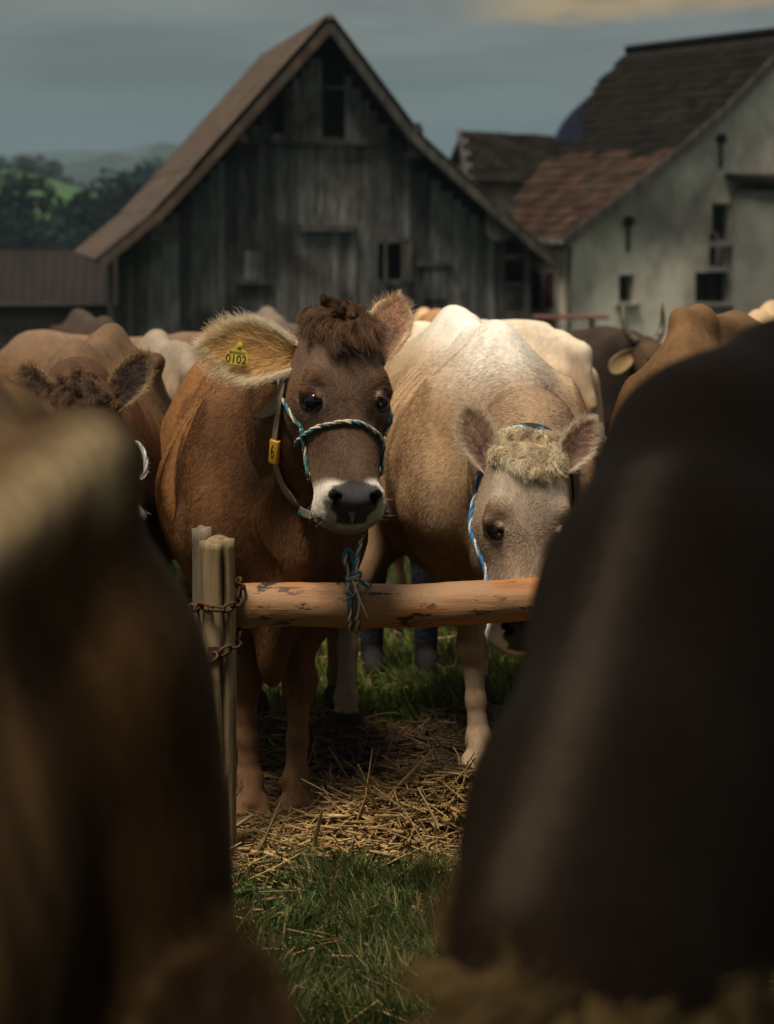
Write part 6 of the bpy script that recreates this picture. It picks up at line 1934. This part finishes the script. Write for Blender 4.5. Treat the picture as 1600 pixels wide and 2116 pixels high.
# number sleeve
p0, p1 = P(576, 905, 5.3), P(572, 953, 5.3)
c0, c1 = cast(A, 576, 907, .012), cast(A, 573, 952, .012)
up_ = (c0 - c1).normalized(); vw = (Vector((0, 0, CAM_Z)) - (c0 + c1) / 2).normalized()
nrm_ = (vw + Vector((-.55, 0, 0))); nrm_ = (nrm_ - up_ * nrm_.dot(up_)).normalized(); sd_ = up_.cross(nrm_)
hgt = (c0 - c1).length; wdt = .030
m = MB(); prof_ = []
for a in range(16):
    t = a / 16 * 2 * math.pi; x = math.copysign(abs(math.cos(t)) ** .45, math.cos(t)) * wdt / 2; y = math.copysign(abs(math.sin(t)) ** .7, math.sin(t)) * .008; prof_.append((x, y))
mid = (c0 + c1) / 2 + nrm_ * .003
rows = [(-.5, .93), (-.46, 1), (.46, 1), (.5, .93)]
V, F = [], []
for r_, s_ in rows:
    for x, y in prof_: V.append(mid + up_ * (r_ * hgt) + sd_ * x * s_ + nrm_ * y * s_ - col_o.location)
for i in range(3):
    for j in range(16): k_ = (j + 1) % 16; F.append((i * 16 + j, i * 16 + k_, (i + 1) * 16 + k_, (i + 1) * 16 + j))
F += [tuple(range(16))[::-1], tuple(range(48, 64))]
m.add(V, F); sleeve = m.obj('number_sleeve', M_yel, col_o, True)
def text_mesh(body, size, M, mat, parent, name='print', xs=1.0, extr=.0002):
    cu = bpy.data.curves.new(name, 'FONT'); cu.body = body; cu.size = size; cu.align_x = 'CENTER'; cu.align_y = 'CENTER'; cu.extrude = extr; cu.resolution_u = 4
    to = bpy.data.objects.new(name, cu); COL.objects.link(to)
    dg = bpy.context.evaluated_depsgraph_get(); me = bpy.data.meshes.new_from_object(to.evaluated_get(dg)); bpy.data.objects.remove(to)
    me.name = name; me.materials.clear(); o = link(name, me, mat, parent); o.matrix_local = M @ Matrix.Diagonal((xs, 1, 1, 1)); return o
def basis(x, y, z, o):
    M = Matrix.Identity(4)
    for i in range(3): M[i][0], M[i][1], M[i][2] = x[i], y[i], z[i]
    M.translation = o; return M
fr_ = mid + nrm_ * .0082 - col_o.location
text_mesh('6', .058, basis(sd_, up_, nrm_, fr_ - sd_ * .002), M_ink, sleeve, 'digit', .42)
# green plastic clip under the throat
cg = cast(A, 632, 1060, .012) or P(632, 1060, 5.3)
m = MB(); V, F = tube_arrays([cg + Vector((-.014, -.004, .009)), cg + Vector((.0, -.008, .003)), cg + Vector((.022, -.004, -.006)), cg + Vector((.030, .004, -.010))], [.010, .0125, .011, .006], 10); m.add([v - col_o.location for v in V], F); m.obj('green_clip', M_green, col_o, True)
# ear tag "0102"
earb = None
bpy.context.view_layer.update()
ew = np.array([tuple(eA1.matrix_world @ v.co) for v in eA1.data.vertices])
ebv = BVHTree.FromPolygons([Vector(p) for p in ew], [tuple(p.vertices) for p in eA1.data.polygons])
def cast_ear(px, py):
    d = (P(px, py, 1) - Vector((0, 0, CAM_Z))).normalized(); h = ebv.ray_cast(Vector((0, 0, CAM_Z)), d)
    return h[0] if h[0] else P(px, py, 5.25)
ec_ = cast_ear(491, 735)
tn = (Vector((0, 0, CAM_Z)) - ec_).normalized() + Vector((-.15, 0, -.12)); tn.normalize()
tu = Vector((.14, 0, 1)); tu = (tu - tn * tu.dot(tn)).normalized(); ts = tu.cross(tn)
yo = min(cast_ear(x, y).y for x, y in ((470, 745), (512, 752), (491, 735), (480, 720), (505, 720), (493, 708))) - .026
to_ = P(491, 733, yo)
s1 = yo / FPX
tag_pts = [(-24, -17), (-19, -20), (19, -20), (24, -16), (22, 2), (17, 10), (9, 13), (7, 25), (3, 29), (-1, 28), (-4, 22), (-7, 13), (-17, 9), (-21, 4)]
m = MB(); m.prism([ts * (x * s1) + tu * (y * s1) - tn * .0012 for x, y in tag_pts], tn * .0024)
tg = m.obj('ear_tag', M_tagy); tg.location = to_; tag(tg, 'yellow plastic ear tag printed 0102 in the brown cow\'s ear', 'ear tag')
text_mesh('0102', 21.5 * s1 * 1.12, basis(ts, tu, tn, ts * (-1.5 * s1) + tu * (-10 * s1) + tn * .0016), M_ink, tg, 'digits', .92)
text_mesh('1', 9 * s1, basis(ts, tu, tn, ts * (19.5 * s1) + tu * (-14 * s1) + tn * .0016), M_ink, tg, 'digit')
m = MB(); rb_ = np.random.default_rng(2); x = -17.0
while x < 17:
    w = rb_.uniform(.5, 1.6); m.box(ts * ((x + w / 2) * s1) + tu * (3.8 * s1) + tn * .0014, (1, 1, 1), Matrix((ts * w * s1, tu * 5.5 * s1, tn * .0004)).transposed()); x += w + rb_.uniform(.7, 1.6)
m.obj('barcode', M_ink, tg)
text_mesh('CH', 6 * s1, basis(ts, tu, tn, ts * (1 * s1) + tu * (13 * s1) + tn * .0016), M_ink, tg, 'print')
m = MB(); m.tube([to_ * 0 + tu * (20 * s1) + ts * (2 * s1) + tn * .004, tu * (20 * s1) + ts * (2 * s1) - tn * .03], .005, 10); m.obj('stud', M_tagy, tg)
# drool at the mouth
M_drool, nd, lk, bb = new_mat('drool'); bb.inputs['Transmission Weight'].default_value = .9; bb.inputs['Roughness'].default_value = .05; bb.inputs['IOR'].default_value = 1.33; bb.inputs['Base Color'].default_value = (.9, .9, .88, 1)
dr0 = cast(A, 727, 1062, .003) or P(727, 1064, 5.13)
m = MB(); m.tube([dr0 + Vector((0, 0, .008)), dr0 + Vector((0, -.003, 0)), dr0 + Vector((.0005, -.003, -.009)), dr0 + Vector((.0005, -.003, -.016)), dr0 + Vector((.0005, -.003, -.020))], [.010, .008, .0036, .0034, .0012], 10)
dr1 = cast(A, 669, 1060, .003) or P(669, 1060, 5.16)
bm = bmesh.new(); bmesh.ops.create_uvsphere(bm, u_segments=12, v_segments=8, radius=.0075); bm.verts.ensure_lookup_table(); m.add([v.co + dr1 + Vector((0, -.004, 0)) for v in bm.verts], [tuple(v.index for v in f.verts) for f in bm.faces]); bm.free()
o = m.obj('drool', M_drool, None, True); tag(o, 'clear drops of drool hanging from the brown cow\'s lips', 'drool')

# ================================================================== STRAW AND GRASS
def straw_batch(n, xr, yr, seed, dark, lmin, lmax, name, zlift=.03, wid=(.0014, .0030), accept=None):
    r = np.random.default_rng(seed)
    x = r.uniform(*xr, n * 4); y = r.uniform(*yr, n * 4)
    ok = r.uniform(size=len(x)) < (accept(x, y) if accept else 1.0)
    x, y = x[ok][:n], y[ok][:n]; n = len(x)
    z = ground_h(x, y) + r.uniform(0, 1, n) ** 1.6 * zlift + .003
    a = r.uniform(0, 2 * math.pi, n); el = r.normal(.02, .16, n); L = r.uniform(lmin, lmax, n) * r.uniform(.5, 1, n)
    up = r.uniform(size=n) < .03; el[up] = r.uniform(.35, 1.1, up.sum()); 
    d = np.stack([np.cos(a) * np.cos(el), np.sin(a) * np.cos(el), np.sin(el)], 1)
    z = np.maximum(z, ground_h(x, y) + .002 + np.abs(d[:, 2]) * L * .35)
    c = np.stack([x, y, z], 1)
    s = np.cross(d, (0, 0, 1.0)); s /= np.linalg.norm(s, axis=1)[:, None]; u = np.cross(s, d)
    bend = r.normal(0, .06, (n, 1)) * L[:, None]
    w = r.uniform(*wid, n)[:, None] * (1 + 1.2 * (r.uniform(size=(n, 1)) < .15))
    rings = []
    for t, k in ((-.5, 1), (0, 1.05), (.5, .8)):
        p = c + d * (L * t)[:, None] + (u * .4 + s) * bend * (.25 - t * t) * 4
        rings.append(np.stack([p - s * w * k, p + s * w * k, p + u * w * k * 1.3], 1))
    V = np.concatenate(rings, 1)          # n,9,3
    base = np.array([[3 * i + a_, 3 * i + (a_ + 1) % 3, 3 * i + 3 + (a_ + 1) % 3, 3 * i + 3 + a_] for i in (0, 1) for a_ in range(3)])
    F = (base[None] + 9 * np.arange(n)[:, None, None]).reshape(-1, 4)
    t1 = r.uniform(size=(n, 1)); pale = np.array((.54, .37, .155)); tan = np.array((.23, .125, .042)); old = np.array((.085, .052, .024))
    col = tan + (pale - tan) * t1 ** 1.4
    if dark > 0: col = col * (1 - dark) + dark * old * r.uniform(.4, 1.5, (n, 1))
    dk = np.interp(r.uniform(size=(n, 1)), [0, .2, 1], [.45, .85, 1.15]); col = np.clip(col * dk, 0, .9)
    o = link(name, mesh_from(name, V.reshape(-1, 3), F, True, np.repeat(col, 9, 0)), M_straw); tag(o, kind='stuff'); return o
near_acc = lambda x, y: np.clip(straw_mask(x, y) * 1.1, 0, 1) * (1 - sstep(5.95, 6.25, y + (fbm(x * 3, y * 3, 2) - .47) * .5))
far_acc = lambda x, y: np.clip(straw_mask(x, y), 0, 1) * (.35 + sstep(.42, .55, fbm(x * 2.5, y * 2.5, 17)))
straw_batch(16000, (-1.5, 1.3), (4.85, 6.3), 1, 0.0, .08, .30, 'straw', .04, accept=near_acc)
straw_batch(9000, (-2.2, 2.0), (5.9, 7.6), 2, .86, .06, .26, 'trampled_straw', .035, accept=far_acc)
straw_batch(700, (-1.6, 1.6), (6.0, 7.5), 3, .2, .06, .22, 'loose_straw', .045, accept=far_acc)
straw_batch(1100, (-1.4, 1.2), (4.05, 5.3), 4, .25, .06, .2, 'scattered_straw', .05)
straw_batch(700, (-2.5, 2.5), (7.1, 9.5), 6, .2, .06, .2, 'scattered_straw', .04)
M_grass = mat_attr('grass', rough=.55, spec=.25, noise=.25, nscale=8, transl=.3)
def grass_batch(n, xr, yr, seed, hmin, hmax, name, accept, tone, width=.0022):
    r = np.random.default_rng(seed)
    x = r.uniform(*xr, n * 3); y = r.uniform(*yr, n * 3); ok = r.uniform(size=len(x)) < accept(x, y)
    x, y = x[ok][:n], y[ok][:n]; n = len(x)
    cl = fbm(x * 7, y * 7, seed + 3); z = ground_h(x, y)
    H = r.uniform(hmin, hmax, n) * (.35 + 1.3 * cl)
    lean = r.uniform(0, 2 * math.pi, n); la_ = r.uniform(.1, .9, n); la2 = fbm(x * 5, y * 5, seed + 9) * 9
    lx = np.cos(lean) * la_ + np.cos(la2) * .35; ly = np.sin(lean) * la_ + np.sin(la2) * .35
    a = r.uniform(0, 2 * math.pi, n); sx, sy = np.cos(a), np.sin(a)
    w = width * r.uniform(.6, 1.6, n)
    rows = []
    for t, k in ((0, 1), (.5, .8), (1, .12)):
        px_, py_, pz_ = x + lx * H * t ** 1.7 * .8, y + ly * H * t ** 1.7 * .8, z + H * t * (1 - .35 * la_ * t)
        rows.append(np.stack([np.stack([px_ - sx * w * k, py_ - sy * w * k, pz_], 1), np.stack([px_ + sx * w * k, py_ + sy * w * k, pz_], 1)], 1))
    V = np.concatenate(rows, 1)
    base = np.array([[0, 1, 3, 2], [2, 3, 5, 4]]); F = (base[None] + 6 * np.arange(n)[:, None, None]).reshape(-1, 4)
    g1, g2, dry = np.array(tone[0]), np.array(tone[1]), np.array((.24, .19, .075))
    m_ = r.uniform(size=(n, 1)); col = g1 + (g2 - g1) * m_ * (.5 + cl[:, None]); dd = (r.uniform(size=(n, 1)) < .13 + .2 * (fbm(x * 6, y * 6, 91)[:, None] > .55)); col = np.where(dd, dry, col) * r.uniform(.6, 1.35, (n, 1))
    o = link(name, mesh_from(name, V.reshape(-1, 3), F, False, np.repeat(np.clip(col, 0, .9), 6, 0)), M_grass); tag(o, kind='stuff'); return o
gacc = lambda x, y: (1 - straw_mask(x, y)) * (.15 + sstep(.3, .5, fbm(x * 4, y * 4, 55)))
grass_batch(62000, (-1.5, 1.3), (3.95, 5.5), 61, .05, .115, 'grass', gacc, ((.030, .048, .011), (.100, .130, .032)))
grass_batch(52000, (-2.8, 2.8), (6.9, 10.5), 62, .04, .10, 'grass', gacc, ((.050, .085, .014), (.15, .19, .035)), .0032)
grass_batch(14000, (-5, 5), (10.5, 16), 63, .05, .12, 'grass', gacc, ((.032, .055, .010), (.09, .12, .026)), .006)
# clover leaves low in the turf
r = np.random.default_rng(8); n = 1500; x = r.uniform(-1.2, 1.0, n); y = r.uniform(4.0, 5.4, n); k_ = straw_mask(x, y) < .3; x, y = x[k_], y[k_]; n = len(x)
z = ground_h(x, y) + r.uniform(.015, .045, n); V, F = [], []
for i in range(n):
    a0 = r.uniform(0, 6.28)
    for t in range(3):
        a = a0 + t * 2.09; d = np.array((math.cos(a), math.sin(a), r.uniform(-.1, .35))); s = np.array((-math.sin(a), math.cos(a), 0)); L = r.uniform(.008, .015); c = np.array((x[i], y[i], z[i])); b = len(V)
        V += [c, c + d * L * .6 + s * L * .55, c + d * L * 1.15 + s * L * .25, c + d * L * 1.05, c + d * L * 1.15 - s * L * .25, c + d * L * .6 - s * L * .55]; F.append(tuple(range(b, b + 6)))
cc = np.repeat(np.array((.030, .075, .020))[None] * r.uniform(.6, 1.6, (n * 3, 1)), 6, 0)
o = link('clover', mesh_from('clover', V, F, False, cc), M_grass); tag(o, kind='stuff')

# ================================================================== ADDED UNSEEN TREE over the photographer: its crown shades the nearest cattle
st_ = empty('added_shade_tree', (-.5, -3.0, 0)); tag(st_, 'added unseen tree behind the photographer, its crown shading the nearest cattle', 'tree')
rs = np.random.default_rng(77); lobs = []
for i in range(90):
    a_ = rs.uniform(0, 6.28); q_ = math.sqrt(rs.uniform(0, 1)); lx, ly = 2.9 + 4.6 * q_ * math.cos(a_), 1.6 + 4.1 * q_ * math.sin(a_)
    lobs.append((lx, ly, rs.uniform(3.9, 6.6) + .5 * (1 - q_), rs.uniform(.55, .95)))
V, F, C = leaf_cloud(lobs, 26000, .17, 78, (.035, .06, .02))
link('crown', mesh_from('crown', V, F, False, C), M_leaf, st_)
m = MB(); m.tube([(0, 0, -.3), (.1, .05, 1.6), (.5, .3, 3.2), (1.2, .8, 4.4), (2.4, 1.5, 5.4)], [.34, .27, .24, .17, .08], 12)
for i in range(8):
    l = lobs[i * 7]; m.tube([(.6, .4, 3.4), ((.6 + l[0]) / 2, (.4 + l[1]) / 2, (3.6 + l[2]) / 2 + .2), l[:3]], [.13, .08, .03], 7)
m.obj('trunk', M_bark, st_, True)

# ================================================================== HAZE
hz = MB(); hz.box((0, 1700, 40), (6500, 3560, 190))
M_haze = bpy.data.materials.new('haze'); M_haze.use_nodes = True
hn_, hl_ = M_haze.node_tree.nodes, M_haze.node_tree.links; hn_.clear()
pv = hn_.new('ShaderNodeVolumePrincipled'); pv.inputs['Color'].default_value = (.32, .45, .53, 1); pv.inputs['Density'].default_value = HAZE_D
ho = hn_.new('ShaderNodeOutputMaterial'); hl_.new(pv.outputs[0], ho.inputs['Volume'])
if HAZE_D > 0:
    o = hz.obj('haze', M_haze); tag(o, kind='stuff')
